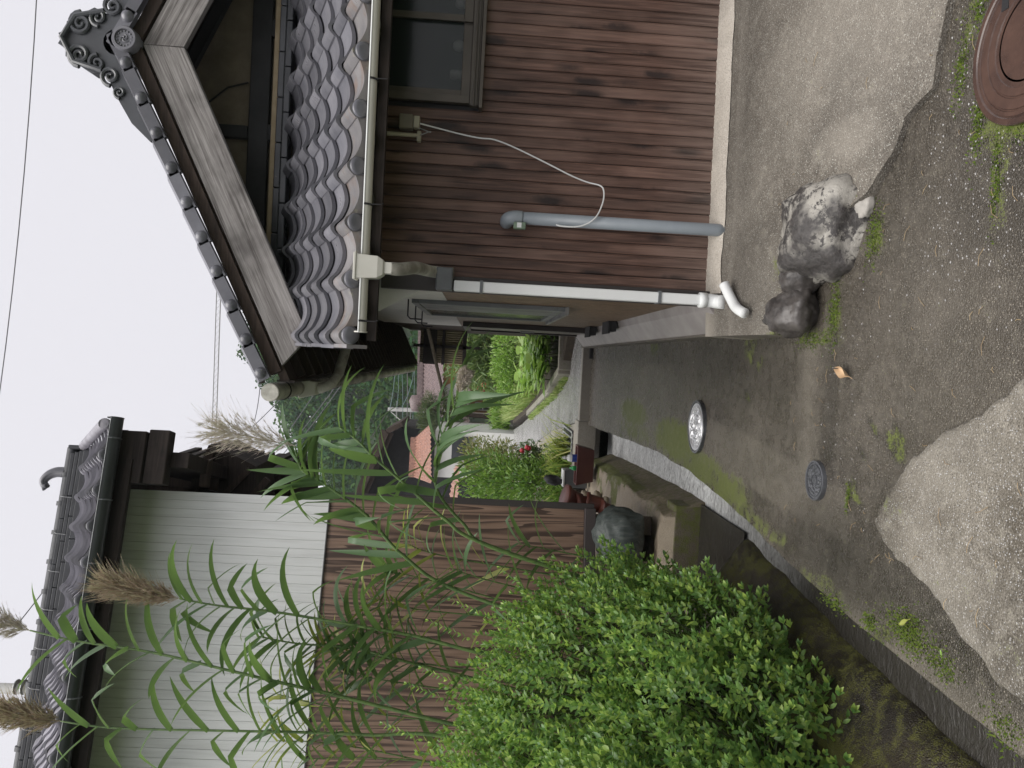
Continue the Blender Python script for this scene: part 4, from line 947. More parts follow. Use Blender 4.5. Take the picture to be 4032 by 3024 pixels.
front_i = np.where((toward > .15) & (pix > -.62))[0]; NP.shuffle(front_i)
picked = set(front_i[:290].tolist())
sh_me = []
for k in range(8):
    o_ = np_mesh('leafy_shoot', SHOOTS[k][0], SHOOTS[k][1], M_bush); sh_me.append(o_.data); bpy.data.objects.remove(o_)
parts = []
for i in range(len(P_)):
    kk = int(NP.integers(0, 8)); d = Vector(dirs[i]).normalized(); q = d.to_track_quat('Z', 'Y')
    sc = NP.uniform(.85, 1.25)
    if i in picked:
        o_ = link('leafy_shoot', sh_me[kk], bush, True, loc=P_[i], rot=q.to_euler(), scale=(sc, sc, sc))
    else:
        m3 = np.array(q.to_matrix()); parts.append(((SHOOTS[kk][0]*sc) @ m3.T + P_[i], SHOOTS[kk][1]))
# long whippy shoots rising from the top
for (ix_, iy_, iz_), (tx, ty, tz) in (((-2.0, 4.3, 1.2), (-1.75, 4.25, 1.75)), ((-2.3, 4.2, 1.3), (-2.05, 4.2, 1.95)), ((-2.6, 4.2, 1.4), (-2.35, 4.15, 2.12)), ((-1.75, 4.6, .9), (-1.45, 4.55, 1.62)), ((-1.7, 4.7, .8), (-1.28, 4.7, 1.32)), ((-2.9, 4.0, 1.4), (-2.72, 3.9, 2.0)), ((-2.45, 3.6, 1.2), (-2.25, 3.5, 1.72)), ((-2.2, 4.5, 1.2), (-1.95, 4.5, 1.85)), ((-1.9, 4.6, 1.0), (-1.6, 4.6, 1.75))):
    a_ = np.array((ix_, iy_, iz_)); b_ = np.array((tx, ty, tz)); n = 26
    for j in range(n):
        t_ = j/n; p = a_+(b_-a_)*t_
        for sgn in (0, math.pi):
            an = j*1.7+sgn; d = np.array([math.cos(an), math.sin(an), .5+.5*t_]); parts.append(leaves(p[None], d[None], np.array([[0, 0, 1.0]]), np.array([.06*(1-.45*t_)]), 1.1))
V, Q = cat(parts)
o = np_mesh('foliage', V, Q, M_bush, bush); o['kind'] = 'stuff'
tw = MB()
for i in range(0, len(P_), 5):
    li = int(np.argmin(np.sum(((C0-P_[i])/R0)**2, axis=1))); c = Vector(C0[li])+Vector((0, 0, -R0[li][2]*.4)); p = Vector(P_[i]); mid = c.lerp(p, .6)+Vector((0, 0, -.05))
    tw.tube([c, mid, p], [.008, .005, .003], 4, False)
o = tw.build('branches', M_twig, bush); o['kind'] = 'stuff'
MB().tube([(-2.1, 3.8, -.25), (-2.05, 3.85, .1), (-2.2, 3.9, .5)], [.04, .03, .015], 8).build('trunk', M_twig, bush, smooth=True)
# shaded inner mass keeps the middle dense
def cloud(lobes, n, size, mat, name, parent=None, up=.4, wid=1.0, keep=True, shell=(.6, 1.0)):
    parts = []
    tot = sum(r_[0]*r_[1]+r_[1]*r_[2]+r_[0]*r_[2] for c, r_ in lobes)
    for c, r_ in lobes:
        m = int(n*(r_[0]*r_[1]+r_[1]*r_[2]+r_[0]*r_[2])/tot)
        d = NP.normal(size=(m, 3)); d /= np.linalg.norm(d, axis=1)[:, None]
        p = np.array(c)+d*np.array(r_)*NP.uniform(shell[0], shell[1], m)[:, None]
        parts.append(leaves(p, d+NP.normal(size=(m, 3))*.6+np.array([0, 0, up]), NP.normal(size=(m, 3))*.4+np.array([0, 0, 1.0]), NP.uniform(.7, 1.2, m)*size, wid))
    v_, q_ = cat(parts); return np_mesh(name, v_, q_, mat, parent, keep=keep)
o = cloud([(c, tuple(.8*x for x in r_)) for c, r_ in LOBES], 9000, .06, M_bush, 'inner_leaves', bush, shell=(.55, 1.0)); o['kind'] = 'stuff'

# --- giant reeds
def blade(p, d, length, width, droop, kink=None, twist=0.0):
    """one long arching leaf as a folded strip"""
    p = Vector(p); d = Vector(d).normalized(); b = MB(); n = 9; pos = p.copy(); pts = []
    for j in range(n+1):
        t = j/n; pts.append((pos.copy(), d.copy()))
        g_ = droop*(1.0+2.2*t)/n
        if kink is not None and abs(t-kink) < .5/n: g_ += rng.uniform(.7, 1.3)
        d = (d+Vector((0, 0, -g_))).normalized(); pos = pos+d*(length/n)
    for j, (q, dd) in enumerate(pts):
        t = j/n; w = width*(math.sin(math.pi*min(1, .10+.9*t)**.62)**.8 if t < 1 else 0)
        s = dd.cross(Vector((0, 0, 1)))
        if s.length < .05: s = Vector((1, 0, 0))
        s.normalize(); a_ = twist*(t+.2); u = s.cross(dd)
        s2 = s*math.cos(a_)+u*math.sin(a_); u2 = s2.cross(dd)
        b.v += [tuple(q-s2*w*.5+u2*w*.14), tuple(q), tuple(q+s2*w*.5+u2*w*.14)]
    for j in range(n):
        b.f += [(j*3, j*3+1, j*3+4, j*3+3), (j*3+1, j*3+2, j*3+5, j*3+4)]
    return b
def plume(base, d, length, spread, mat, parent, n=230, dense=1.0):
    base = Vector(base); d = Vector(d).normalized(); parts_v = []; q = []
    s = d.cross(Vector((0, 1, .2))).normalized(); u = s.cross(d)
    vs = []
    def strip(pts, w):
        k = len(vs)
        for p_, ww in zip(pts, w):
            sd_ = Vector((rng.uniform(-1, 1), rng.uniform(-1, 1), rng.uniform(-1, 1))).normalized()
            vs.append(p_-sd_*ww); vs.append(p_+sd_*ww)
        for j in range(len(pts)-1): q.append((k+2*j, k+2*j+1, k+2*j+3, k+2*j+2))
    for i in range(n):
        t = rng.random()**.85; o_ = base+d*length*t*.80
        a_ = rng.uniform(0, 2*math.pi); L = length*(.20+.30*math.sin(math.pi*(.12+.70*t)))*rng.uniform(.5, 1.2)
        sp = spread*rng.uniform(.5, 1.2); dd = (d+(s*math.cos(a_)+u*math.sin(a_))*sp).normalized()
        p1 = o_+dd*L*.55; p2 = p1+(dd+Vector((rng.uniform(.0, .35), 0, -.22))).normalized()*L*.45
        strip([o_, p1, p2], [.0011, .0016*dense, .0007])
        for k in range(9):
            f_ = rng.uniform(.25, 1.0); pp = o_.lerp(p1, f_*1.4 if f_ < .7 else .98); e = (dd+Vector((rng.uniform(-.4, .4), rng.uniform(-.4, .4), rng.uniform(-.3, .3)))).normalized()
            strip([pp, pp+e*.016, pp+e*.036], [.0007, .0020*dense, .0005])
    strip([base, base+d*length*.5, base+d*length*.95], [.006, .004, .002])
    return np_mesh('plume', np.array([tuple(x) for x in vs]), np.array(q), mat, parent)
def reed(label, path, r_, nleaf, t0, t1, llen, lw, mat, pl=None, seed=1, az=0.0, droop=.5, kinkp=.35, group=None, stem_mat=None):
    rng.seed(seed)
    pts = smooth_path(path, 8); o = thing('giant_reed', label, 'reed', tuple(pts[0]), 0, group)
    k = len(pts)
    MB().tube(pts, [r_*(1-.65*i/(k-1)) for i in range(k)], 8).build('cane', stem_mat or M_reedstem, o, smooth=True)
    for i in range(nleaf):
        t = t0+(t1-t0)*i/max(1, nleaf-1); f_ = t*(k-1); j = min(k-2, int(f_)); p = pts[j].lerp(pts[j+1], f_-j); d = (pts[j+1]-pts[j]).normalized()
        sgn = 1 if i % 2 else -1; a_ = az+rng.gauss(0, .45)
        side_ = Vector((math.cos(a_)*sgn, math.sin(a_)*sgn*.8, 0)); side_ = (side_-d*side_.dot(d)).normalized()
        e = (d*rng.uniform(.75, 1.15)+side_*rng.uniform(.75, 1.1)).normalized()
        L = 1.25*llen*rng.uniform(.75, 1.2)*(1-.25*t)
        blade(p, e, L, 1.3*lw*rng.uniform(.8, 1.15), droop*rng.uniform(.5, 1.4), rng.uniform(.3, .6) if rng.random() < kinkp else None, rng.uniform(-.9, .9)).build('leaf', mat, o, smooth=True)
    if pl: plume(pts[-1], Vector(pl[0])-pts[-1], (Vector(pl[0])-pts[-1]).length, pl[1], pl[2], o, pl[3], pl[4])
    return o
G_REED = 'giant reeds growing between bush and storehouse'
reed('giant reed leaning over the canal with an open silvery plume against the sky', [(-1.95, 4.95, .1), (-1.539, 4.900, 1.493), (-1.277, 4.800, 1.908), (-1.016, 4.750, 2.151), (-0.826, 4.700, 2.407), (-0.747, 4.700, 2.545), (-0.601, 4.700, 2.593)], .014, 35, .30, .93, .42, .042, M_reed, ((-0.514, 4.700, 3.162), .75, M_plume, 300, .8), 3, .1, .35)
reed('giant reed arching low with long drooping leaves across the far hillside', [(-1.6, 5.0, .1), (-1.142, 4.600, 1.369), (-0.964, 4.500, 1.654), (-0.773, 4.450, 1.877), (-0.613, 4.400, 2.066), (-0.511, 4.400, 2.176), (-0.449, 4.400, 2.272)], .013, 18, .34, 1.0, .46, .038, M_reed, None, 5, .2, .45, .5)
reed('giant reed bending towards the lane with a thin drooping plume over the garden', [(-1.55, 4.9, .1), (-1.193, 4.700, 1.307), (-1.008, 4.600, 1.545), (-0.800, 4.500, 1.704), (-0.629, 4.450, 1.715), (-0.487, 4.400, 1.695), (-0.293, 4.350, 1.624), (-0.210, 4.300, 1.601)], .012, 24, .30, .97, .46, .044, M_reed, ((-0.082, 4.250, 1.565), .75, M_plume, 330, .9), 9, .1, .45, .3)
reed('giant reed with a dense brownish plume in front of the white wall and gutter', [(-2.2, 5.1, .1), (-1.981, 5.000, 1.257), (-1.843, 4.950, 1.811), (-1.777, 4.900, 2.137), (-1.685, 4.850, 2.688), (-1.639, 4.800, 3.049), (-1.605, 4.800, 3.287)], .014, 32, .30, .97, .40, .045, M_reed, ((-1.518, 4.800, 3.804), .62, M_plume_green, 620, 1.3), 12, .1, .5)
reed('tall giant reed rising past the storehouse roof with a loose pale plume', [(-2.75, 5.0, .1), (-2.407, 4.900, 1.478), (-2.188, 4.800, 2.268), (-2.108, 4.750, 2.547), (-2.012, 4.700, 2.900), (-1.910, 4.700, 3.403), (-1.858, 4.700, 3.848), (-1.803, 4.700, 4.130)], .014, 30, .30, .90, .38, .046, M_reed, ((-1.727, 4.700, 4.514), .75, M_plume, 330, .9), 15, .1, .4)
reed('upright giant reed with a fluffy half brown plume before the storehouse ridge', [(-2.95, 4.95, .1), (-2.474, 4.850, 1.473), (-2.431, 4.800, 2.062), (-2.402, 4.750, 2.465), (-2.382, 4.700, 2.884), (-2.388, 4.700, 3.591), (-2.356, 4.700, 3.930)], .013, 27, .30, .92, .36, .044, M_reed, ((-2.304, 4.700, 4.346), .85, M_plume_green, 560, 1.2), 18, .1, .4)
reed('giant reed without plume at the edge of the clump before the brown wall', [(-2.5, 5.2, .1), (-2.156, 5.100, 1.495), (-2.021, 5.000, 1.928), (-1.955, 5.000, 2.234), (-1.938, 5.000, 2.596), (-1.901, 5.000, 2.838)], .012, 32, .25, 1.0, .38, .042, M_reed, None, 21, .1, .5)
YR = [((-1.60, 5.35, .2), (-1.382, 5.200, 1.601), (-1.287, 5.150, 1.917), 12, .30, M_vari, 'young reed with cream striped leaves nearest the wood-print corner'),
      ((-1.85, 5.3, .2), (-1.722, 5.100, 1.736), (-1.628, 5.050, 2.136), 14, .30, M_vari, 'young reed with yellow striped leaves before the lower wood-print wall'),
      ((-2.3, 5.25, .2), (-2.042, 5.050, 1.962), (-1.963, 5.000, 2.445), 15, .30, M_vari, 'young reed with yellow edged leaves in front of the white siding seam'),
      ((-2.6, 5.1, .2), (-2.384, 5.000, 2.092), (-2.258, 4.950, 2.689), 18, .30, M_vari, 'tall young reed with golden striped leaves across the white ribbed wall'),
      ((-3.0, 5.0, .2), (-2.606, 4.950, 2.075), (-2.538, 4.900, 2.664), 18, .30, M_vari, 'young reed with golden striped leaves beside the upright plumed reed'),
      ((-1.45, 5.35, .2), (-1.328, 5.300, 0.893), (-1.279, 5.250, 1.159), 9, .42, M_reed, 'short reed with narrow green blades beside the green foundation stone'),
      ((-1.75, 5.2, .2), (-1.485, 5.000, 1.283), (-1.377, 4.900, 1.591), 12, .42, M_reed, 'leafy short reed hanging before the wood-print wall above the bush')]
YR += [((-2.45, 5.2, .2), (-2.209, 5.050, 1.800), (-2.127, 5.000, 2.286), 16, .40, M_reed, 'green leafed short reed between the golden striped reeds'),
       ((-1.95, 5.3, .2), (-1.546, 5.150, 1.685), (-1.467, 5.100, 2.027), 14, .40, M_reed, 'green short reed before the upper wood-print wall near its corner'),
       ((-2.15, 5.25, .2), (-1.931, 5.100, 1.818), (-1.819, 5.050, 2.249), 15, .40, M_reed, 'green short reed crossing the seam of white and wood-print siding'),
       ((-2.8, 5.0, .2), (-2.662, 4.950, 1.891), (-2.654, 4.900, 2.482), 16, .40, M_reed, 'green short reed at the outer edge of the clump by the white wall')]
for k, (a_, b_, c_, n, L, mat, lab) in enumerate(YR):
    reed(lab, [a_, b_, c_], .007, n, .35, 1.0, L, .026 if mat is M_vari else .038, mat, None, 40+k, .1, .35, .12)
rng.seed(5)

# ------------------------------------------------------------------ rocks at the apron corner
t = NT('lichen_rock'); v = t.coord((1, 1, 1)); n1 = t.noise(v, 9, 8, .7, .3); n2 = t.noise(v, 3.2, 4); n3 = t.noise(v, 40, 5, .7)
col = t.ramp(n3, [(.3, (.022, .020, .019)), (.7, (.065, .058, .055))])
lf_ = t.math('MULTIPLY', t.ramp(t.math('ADD', t.math('MULTIPLY', n1, .6), t.math('MULTIPLY', n3, .4)), [(.46, 0.0), (.51, 1.0)]), t.ramp(n2, [(.45, 0.0), (.56, 1.0)]))
col = t.mix(col, t.mix((.38, .36, .32), (.20, .188, .165), n3), lf_)
M_rock = t.done(col, .55, t.bump(t.math('ADD', n3, t.math('MULTIPLY', n1, .6)), .7, .012))
M_rockdark = simple('dark_wet_rock', (.085, .076, .070), (.022, .019, .018), .42, 12, 1.0, 38)
for nm, c, r_, sd, mt, lab, rz_ in (('boulder', (.62, 3.25, .03), (.22, .29, .175), 2.3, M_rock, 'large lichen-spotted boulder set in the front edge of the concrete apron', .3),
                               ('boulder', (.285, 3.46, .070), (.115, .17, .115), 5.2, M_rockdark, 'smooth dark wet boulder at the outer corner of the apron', .1),
                               ('stone', (.435, 3.40, .065), (.085, .10, .095), 8.8, M_rockdark, 'small rough stone wedged between the two boulders', .5),
                               ('stone', (.70, 2.985, .005), (.07, .05, .045), 11.4, simple('pale_mortar_stone', (.34, .32, .29), (.18, .17, .155), .75, 10, .5, 60), 'small pale lump of mortar at the foot of the large boulder', .2)):
    tag(rock(nm, mt, c, r_, sd, rotz=rz_), lab, nm)

# ------------------------------------------------------------------ manhole covers
M_rustiron = simple('wet_rusty_iron', (.080, .048, .038), (.042, .026, .022), .24, 9, .25, 90)
M_shiny = simple('polished_wet_steel', (.78, .78, .79), (.60, .60, .61), .30, 14, .12, 90, metal=.85)
M_castdark = simple('dark_cast_iron', (.085, .088, .095), (.045, .047, .05), .25, 14, .2, 90, metal=.3)
def cover(label, c, R, mat, kind):
    z = c[2]; o = thing('manhole_cover', label, 'manhole cover', c)
    T = Matrix.Translation(c)
    MB().lathe([(R*1.0, -.03), (R*1.10, -.03), (R*1.10, .004), (R*1.085, .007), (R*1.02, .007), (R*1.0, .003)], 64, T).build('rim', M_castdark if kind != 'rust' else mat, o, sharp=30)
    prof = [(.0005, 0)]
    if kind == 'rust':
        prof = [(.0005, -.002), (R*.06, -.002), (R*.07, .001), (R*.10, .001), (R*.11, -.006)]
        for k in range(6): rr = R*(.16+.075*k); prof += [(rr, -.007+.0012*k), (rr+R*.008, -.003+.0012*k), (rr+R*.035, -.003+.0012*k), (rr+R*.043, -.007+.0012*k)]
        prof += [(R*.62, -.001), (R*.64, .006), (R*.74, .008), (R*.75, .004), (R*.765, .004), (R*.775, .008), (R*.90, .008), (R*.91, .004), (R*.925, .004), (R*.935, .008), (R*.985, .006), (R*.99, -.02)]
    else:
        prof = [(.0005, .004), (R*.30, .004), (R*.305, .0075), (R*.335, .0075), (R*.34, .004), (R*.86, .004), (R*.865, .0075), (R*.89, .0075), (R*.90, .004), (R*.97, .004), (R*.975, -.02)]
    MB().lathe(prof, 64, T).build('plate', mat, o, sharp=25)
    if kind == 'rust':
        MB().box((c[0]+R*.50, c[1]+R*.42, z-.001), (c[0]+R*.66, c[1]+R*.55, z+.0092)).build('keyhole', M_black, o)
        MB().lathe([(.0005, .0005), (R*.52, .0005), (R*.53, -.003)], 40, T).build('puddle', M_water_still, o)
        b = MB().tube([(c[0]+R*.04*math.cos(t_), c[1]+R*.04*math.sin(t_), z+.001) for t_ in [.6+5*j/12 for j in range(13)]], .004, 6); b.build('mark', mat, o)
    else:
        rg = random.Random(3); b = MB()
        nseg = 9 if kind == 'cast' else 14
        for k in range(nseg):     # raised petals and scrolls between the rings
            a0 = 2*math.pi*k/nseg; a1 = a0+2*math.pi/nseg*.72
            for (r0_, r1_) in (((.40, .60), (.64, .82)) if kind == 'cast' else ((.40, .52), (.56, .70), (.73, .82))):
                off = rg.uniform(0, .25); pts_ = [(c[0]+R*(r0_+(r1_-r0_)*.5+(r1_-r0_)*.42*math.sin(3.2*j/6+k))*math.cos(a0+off+(a1-a0)*j/6), c[1]+R*(r0_+(r1_-r0_)*.5+(r1_-r0_)*.42*math.sin(3.2*j/6+k))*math.sin(a0+off+(a1-a0)*j/6), z+.004) for j in range(7)]
                b.tube(pts_, R*(.045 if kind == 'cast' else .022), 6)
        o2 = b.build('relief', mat, o, smooth=True); o2['kind'] = 'stuff'
        b = MB().tube([(c[0]+R*.20*math.cos(t_), c[1]+R*.20*math.sin(t_), z+.004) for t_ in [2*math.pi*j/24 for j in range(25)]], R*.02, 6)
        for k in range(6): b.tube([(c[0]+R*(.05+.03*(k % 2))*math.cos(k+j*.3), c[1]+R*(.04+.03*j)*math.sin(k+j*.5), z+.004) for j in range(4)], R*.02, 5)
        o3 = b.build('emblem', mat, o, smooth=True); o3['kind'] = 'stuff'
    return o
t = NT('still_puddle'); M_water_still = t.done((.03, .022, .016), .03, None, **{'IOR': 1.33, 'Alpha': .55})
cover('shiny wet steel manhole cover with fine relief near the canal moss', (-.392, 5.117, .004), .165, M_shiny, 'shiny')
cover('small dark cast manhole cover on the pale strip of road', (-.461, 3.279, -.002), .080, M_castdark, 'cast')
cover('rusty brown ringed manhole cover holding a shallow puddle', (.995, 2.12, -.004), .225, M_rustiron, 'rust')

# drain grate on the lane
gr = thing('drain_grate', 'galvanised drain grate with dark slots set in the lane over the culvert', 'grate', (-1.17, 11.3, .10))
M_galv = simple('galvanised_steel', (.62, .64, .64), (.50, .52, .52), .35, 9, .05, metal=.6)
MB().box((-1.36, 10.85, .098), (-.98, 12.0, .104)).build('pit', M_black, gr)
for k in range(5): MB().box((-1.36+.085*k, 10.85, .104), (-1.336+.085*k, 12.0, .116)).build('bar', M_galv, gr)
for y in (10.85, 11.95): MB().box((-1.36, y, .104), (-.996, y+.05, .118)).build('end_bar', M_galv, gr)
sq = MB().box((.06, 10.12, -.10), (.20, 10.205, .03)).build('drain_outlet', M_black, bevel=.004); tag(sq, 'square dark drain outlet in the kerb beside the house', 'drain outlet')

# ------------------------------------------------------------------ pots and garden things by the canal
def pot(name, label, c, r_, h_, mat, tilt=(0, 0, 0), cat_='plant pot', group=None):
    o = MB().lathe([(.0005, 0), (r_*.70, 0), (r_*.92, h_*.80), (r_*1.06, h_*.80), (r_*1.08, h_), (r_*.98, h_), (r_*.90, h_*.82), (r_*.62, h_*.1), (.0005, h_*.1)], 26).build(name, mat, smooth=False, sharp=35, loc=c, rot=tilt)
    MB().lathe([(r_*1.062, h_*.79), (r_*1.10, h_*.80), (r_*1.10, h_*.99), (r_*1.082, h_)], 26).build('rim', mat, o, keep=False, smooth=True)
    return tag(o, label, cat_, group)
M_terra = simple('red_brown_plastic', (.155, .050, .035), (.115, .036, .027), .42, 4, .05)
M_maroon = simple('maroon_planter_plastic', (.095, .028, .024), (.07, .02, .018), .4, 4, .04)
pot('flower_pot', 'widest empty brown flower pot at the top of the tumbled pile', (-1.248, 6.750, 0.531), .115, .16, M_terra, (.15, .25, 0))
pot('flower_pot', 'empty brown flower pot below the widest pot by the storehouse corner', (-1.245, 6.700, 0.440), .095, .14, M_terra, (.2, -.1, 0))
pot('flower_pot', 'dark rimmed brown flower pot in the middle of the pile', (-1.241, 6.650, 0.341), .09, .15, M_terra, (-.1, .1, .4))
pot('flower_pot', 'smallest brown flower pot at the foot of the pile', (-1.264, 6.600, 0.287), .06, .09, M_terra, (.3, .2, 0))
pb_ = Vector((-1.291, 9.590, -0.010))
pl_ = thing('planter', 'long maroon plastic planter beside the canal with bottles in it', 'planter', tuple(pb_))
MB().add([pb_+Vector(p) for p in ((-.20, -.09, 0), (.20, -.09, 0), (.20, .09, 0), (-.20, .09, 0), (-.25, -.12, .22), (.25, -.12, .22), (.25, .12, .22), (-.25, .12, .22), (-.23, -.10, .22), (.23, -.10, .22), (.23, .10, .22), (-.23, .10, .22), (-.2, -.08, .1), (.2, -.08, .1), (.2, .08, .1), (-.2, .08, .1))],
         [(3, 2, 1, 0), (0, 1, 5, 4), (1, 2, 6, 5), (2, 3, 7, 6), (3, 0, 4, 7), (4, 5, 9, 8), (5, 6, 10, 9), (6, 7, 11, 10), (7, 4, 8, 11), (8, 9, 13, 12), (9, 10, 14, 13), (10, 11, 15, 14), (11, 8, 12, 15), (12, 13, 14, 15)]).build('tub', M_maroon, pl_, bevel=.008)
MB().box(tuple(pb_+Vector((-.18, -.075, .1))), tuple(pb_+Vector((.18, .075, .17)))).build('soil', M_soil, pl_)
M_blue = simple('blue_label_print', (.03, .07, .35), (.02, .05, .25), .4, 9, 0)
o = thing('bottle', 'white plastic bottle with a blue label standing in the maroon planter', 'bottle', tuple(pb_+Vector((.08, 0, .17))))
T = Matrix.Translation(pb_+Vector((.08, 0, .17)))
MB().lathe([(.0005, 0), (.045, 0), (.048, .01), (.048, .12), (.040, .15), (.018, .165), (.018, .18), (.0005, .18)], 20, T).build('body', M_white, o, smooth=True)
MB().lathe([(.0487, .03), (.0492, .031), (.0492, .10), (.0487, .101)], 20, T).build('label_band', M_blue, o)
MB().lathe([(.021, .178), (.021, .20), (.012, .205), (.012, .225), (.0005, .225)], 14, T).build('cap', M_white, o)
T = Matrix.Translation(pb_+Vector((-.05, .02, .17)))
o = MB().lathe([(.0005, 0), (.03, 0), (.03, .07), (.022, .09), (.01, .10), (.01, .12), (.0005, .12)], 16, T).build('bottle', simple('green_plastic', (.03, .30, .08), None, .35, 4, 0), smooth=True); tag(o, 'small green bottle lying low in the maroon planter', 'bottle')
tb_ = Vector((-1.524, 9.994, 0.000))
bx_ = MB().box(tuple(tb_+Vector((-.12, -.10, 0))), tuple(tb_+Vector((.12, .10, .30)))).build('storage_box', M_greymetal, bevel=.012); tag(bx_, 'dark grey plastic box with a white lid between planter and pots', 'box')
MB().box(tuple(tb_+Vector((-.11, -.11, .30))), tuple(tb_+Vector((.11, .11, .325)))).build('lid', M_white, bx_, bevel=.006)
o = MB().tube([tb_+Vector((-.06, 0, .325)), tb_+Vector((-.05, 0, .40)), tb_+Vector((-.03, 0, .50)), tb_+Vector((-.01, 0, .56))], [.03, .07, .065, .02], 12).build('watering_jug', M_black, smooth=True); tag(o, 'black plastic jug standing on the grey storage box', 'jug')
for k, (px, py, s_) in enumerate(((880, 990, .06), (985, 1020, .07), (1075, 1045, .05))):
    tag(rock('stone', M_bank, Vector((-1.524, 9.994, 0.000))*0+Vector([(-1.751, 10.065, 0.000), (-1.592, 9.036, 0.000), (-1.528, 8.437, 0.000)][k]), (s_, s_*.8, s_*.8), 20+k, sub=3), ('round tan stone beside the grey storage box', 'dark flat stone between the box and the flower pots', 'small pointed stone below the flower pots')[k], 'stone')
    set_stain(bpy.data.objects['stone' if k == -1 else [o_.name for o_ in bpy.data.objects if o_.name.startswith('stone')][-1]], lambda x, y, z: (0, .3, 0))

# ------------------------------------------------------------------ garden beyond the lane and shrubs beside it
M_veg = leaf_mat('vegetable_leaves', (.22, .37, .06), (.13, .27, .045), (.36, .48, .18), .4, .35)
M_grass = leaf_mat('meadow_grass', (.24, .33, .09), (.15, .23, .06), (.40, .42, .18), .6, .35)
M_shrub1 = leaf_mat('bronze_shrub_leaves', (.16, .17, .06), (.10, .11, .045), (.26, .20, .09), .5, .3)
M_shrub2 = leaf_mat('fresh_shrub_leaves', (.14, .26, .05), (.08, .17, .035), (.25, .36, .09), .5, .3)
M_sasa = leaf_mat('bamboo_grass_leaves', (.16, .23, .10), (.10, .16, .07), (.30, .34, .18), .5, .3)
M_petal = simple('red_petal', (.50, .03, .05), (.40, .02, .04), .5, 4, 0)
def veg_mesh(seed):
    g_ = np.random.default_rng(seed); n = 16; a_ = g_.uniform(0, 6.28, n); h_ = g_.uniform(.12, .38, n); r_ = g_.uniform(.05, .22, n)
    base = np.stack([np.cos(a_)*r_, np.sin(a_)*r_, h_], axis=1); d = np.stack([np.cos(a_), np.sin(a_), g_.uniform(-.1, .7, n)], axis=1)
    return leaves(base, d, np.tile(np.array([[0, 0, 1.0]]), (n, 1)), g_.uniform(.16, .26, n), 2.0)
vm = []
for k in range(4):
    o_ = np_mesh('vegetable_plant', *veg_mesh(k), M_veg); vm.append(o_.data); bpy.data.objects.remove(o_)
st_me = MB().tube([(0, 0, 0), (.01, 0, .15), (0, .01, .32)], [.012, .009, .005], 5).mesh('stalk', M_twig)
rng.seed(31)
for k in range(46):
    y = rng.uniform(11.95, 16.4); xl = interp(y, [(11.7, -.02), (13.4, -.38), (19, -1.1)]); x_ = xl+rng.uniform(.05, 1.3)
    o_ = link('vegetable_plant', vm[k % 4], None, loc=(x_, y, .215), rot=(0, 0, rng.uniform(0, 6)), scale=[rng.uniform(.8, 1.25)]*3)
    tag(o_, 'broad leaved bright green vegetable plant ' + ('behind the front kerb of the garden bed' if y < 12.9 else 'growing close along the slanting garden kerb' if x_ < xl+.45 else 'in the middle of the garden bed' if y < 14.8 else 'at the back of the bed before the tall grass'), 'vegetable', 'vegetable plants in the garden bed'); link('stalk', st_me, o_, False)
def grass(name, label, pts, hgt, mat, w=.008, lean=.35):
    n = len(pts); a_ = NP.uniform(0, 6.28, n); d = np.stack([np.cos(a_)*lean, np.sin(a_)*lean, np.ones(n)], axis=1)+NP.normal(size=(n, 3))*.1
    s = np.stack([-np.sin(a_), np.cos(a_), np.zeros(n)], axis=1)*w; h_ = (hgt*NP.uniform(.6, 1.2, n))[:, None]
    p1 = pts+d*h_*.6; p2 = pts+d*h_+np.stack([np.cos(a_), np.sin(a_), -np.ones(n)*.4], axis=1)*h_*.25
    V = np.stack([pts-s, pts+s, p1+s*.8, p1-s*.8, p2+s*.15, p2-s*.15], axis=1).reshape(-1, 3)
    i = np.arange(n)*6; Q = np.concatenate([np.stack([i, i+1, i+2, i+3], 1), np.stack([i+3, i+2, i+4, i+5], 1)])
    o_ = np_mesh(name, V, Q, mat); tag(o_, label, 'grass', kind='stuff'); return o_
n = 9000; yy = NP.uniform(16.2, 29, n); xx = np.interp(yy, [13, 19, 26, 29], [-.3, -1.2, -2.1, -2.3])+NP.random(n)**1.3*5+.05
grass('tall_grass', 'tall pale green grass filling the garden plot behind the vegetables', np.stack([xx, yy, np.full(n, .2)], 1), .42, M_grass, .012)
n = 1400; yy = NP.uniform(11.8, 19, n); xx = np.interp(yy, [11.6, 13.4, 19], [-.20, -.58, -1.42])+NP.normal(size=n)*.03
grass('kerb_grass', 'fringe of short grass along the foot of the garden kerb', np.stack([xx, yy, np.full(n, .10)], 1), .12, M_grass, .008)
n = 500; pts_ = np.array((-2.343, 29.708, 0.200))+NP.normal(size=(n, 3))*np.array([.28, .4, 0]); grass('grass_tuft', 'bright tuft of arching grass at the end of the garden kerb', pts_, .8, M_veg, .025, .7)
def shrub(name, label, lobes, n, size, mat, wid=1.0, cat_='shrub', stems=6):
    c = lobes[0][0]; o = thing(name, label, cat_, (c[0], c[1], .1)); cloud(lobes, n, size, mat, 'foliage', o, wid=wid, shell=(.35, 1.0))['kind'] = 'stuff'
    b = MB()
    for k in range(stems):
        l = lobes[k % len(lobes)]; b.tube([(c[0]+rng.uniform(-.06, .06), c[1]+rng.uniform(-.06, .06), .08), Vector(l[0])+Vector((rng.uniform(-.1, .1), 0, 0)), Vector(l[0])+Vector((rng.uniform(-.5, .5)*l[1][0], 0, l[1][2]*.8))], [.02, .012, .004], 5)
    b.build('stems', M_twig, o)['kind'] = 'stuff'
    return o
def L_(c, r_): return (tuple(c), r_)
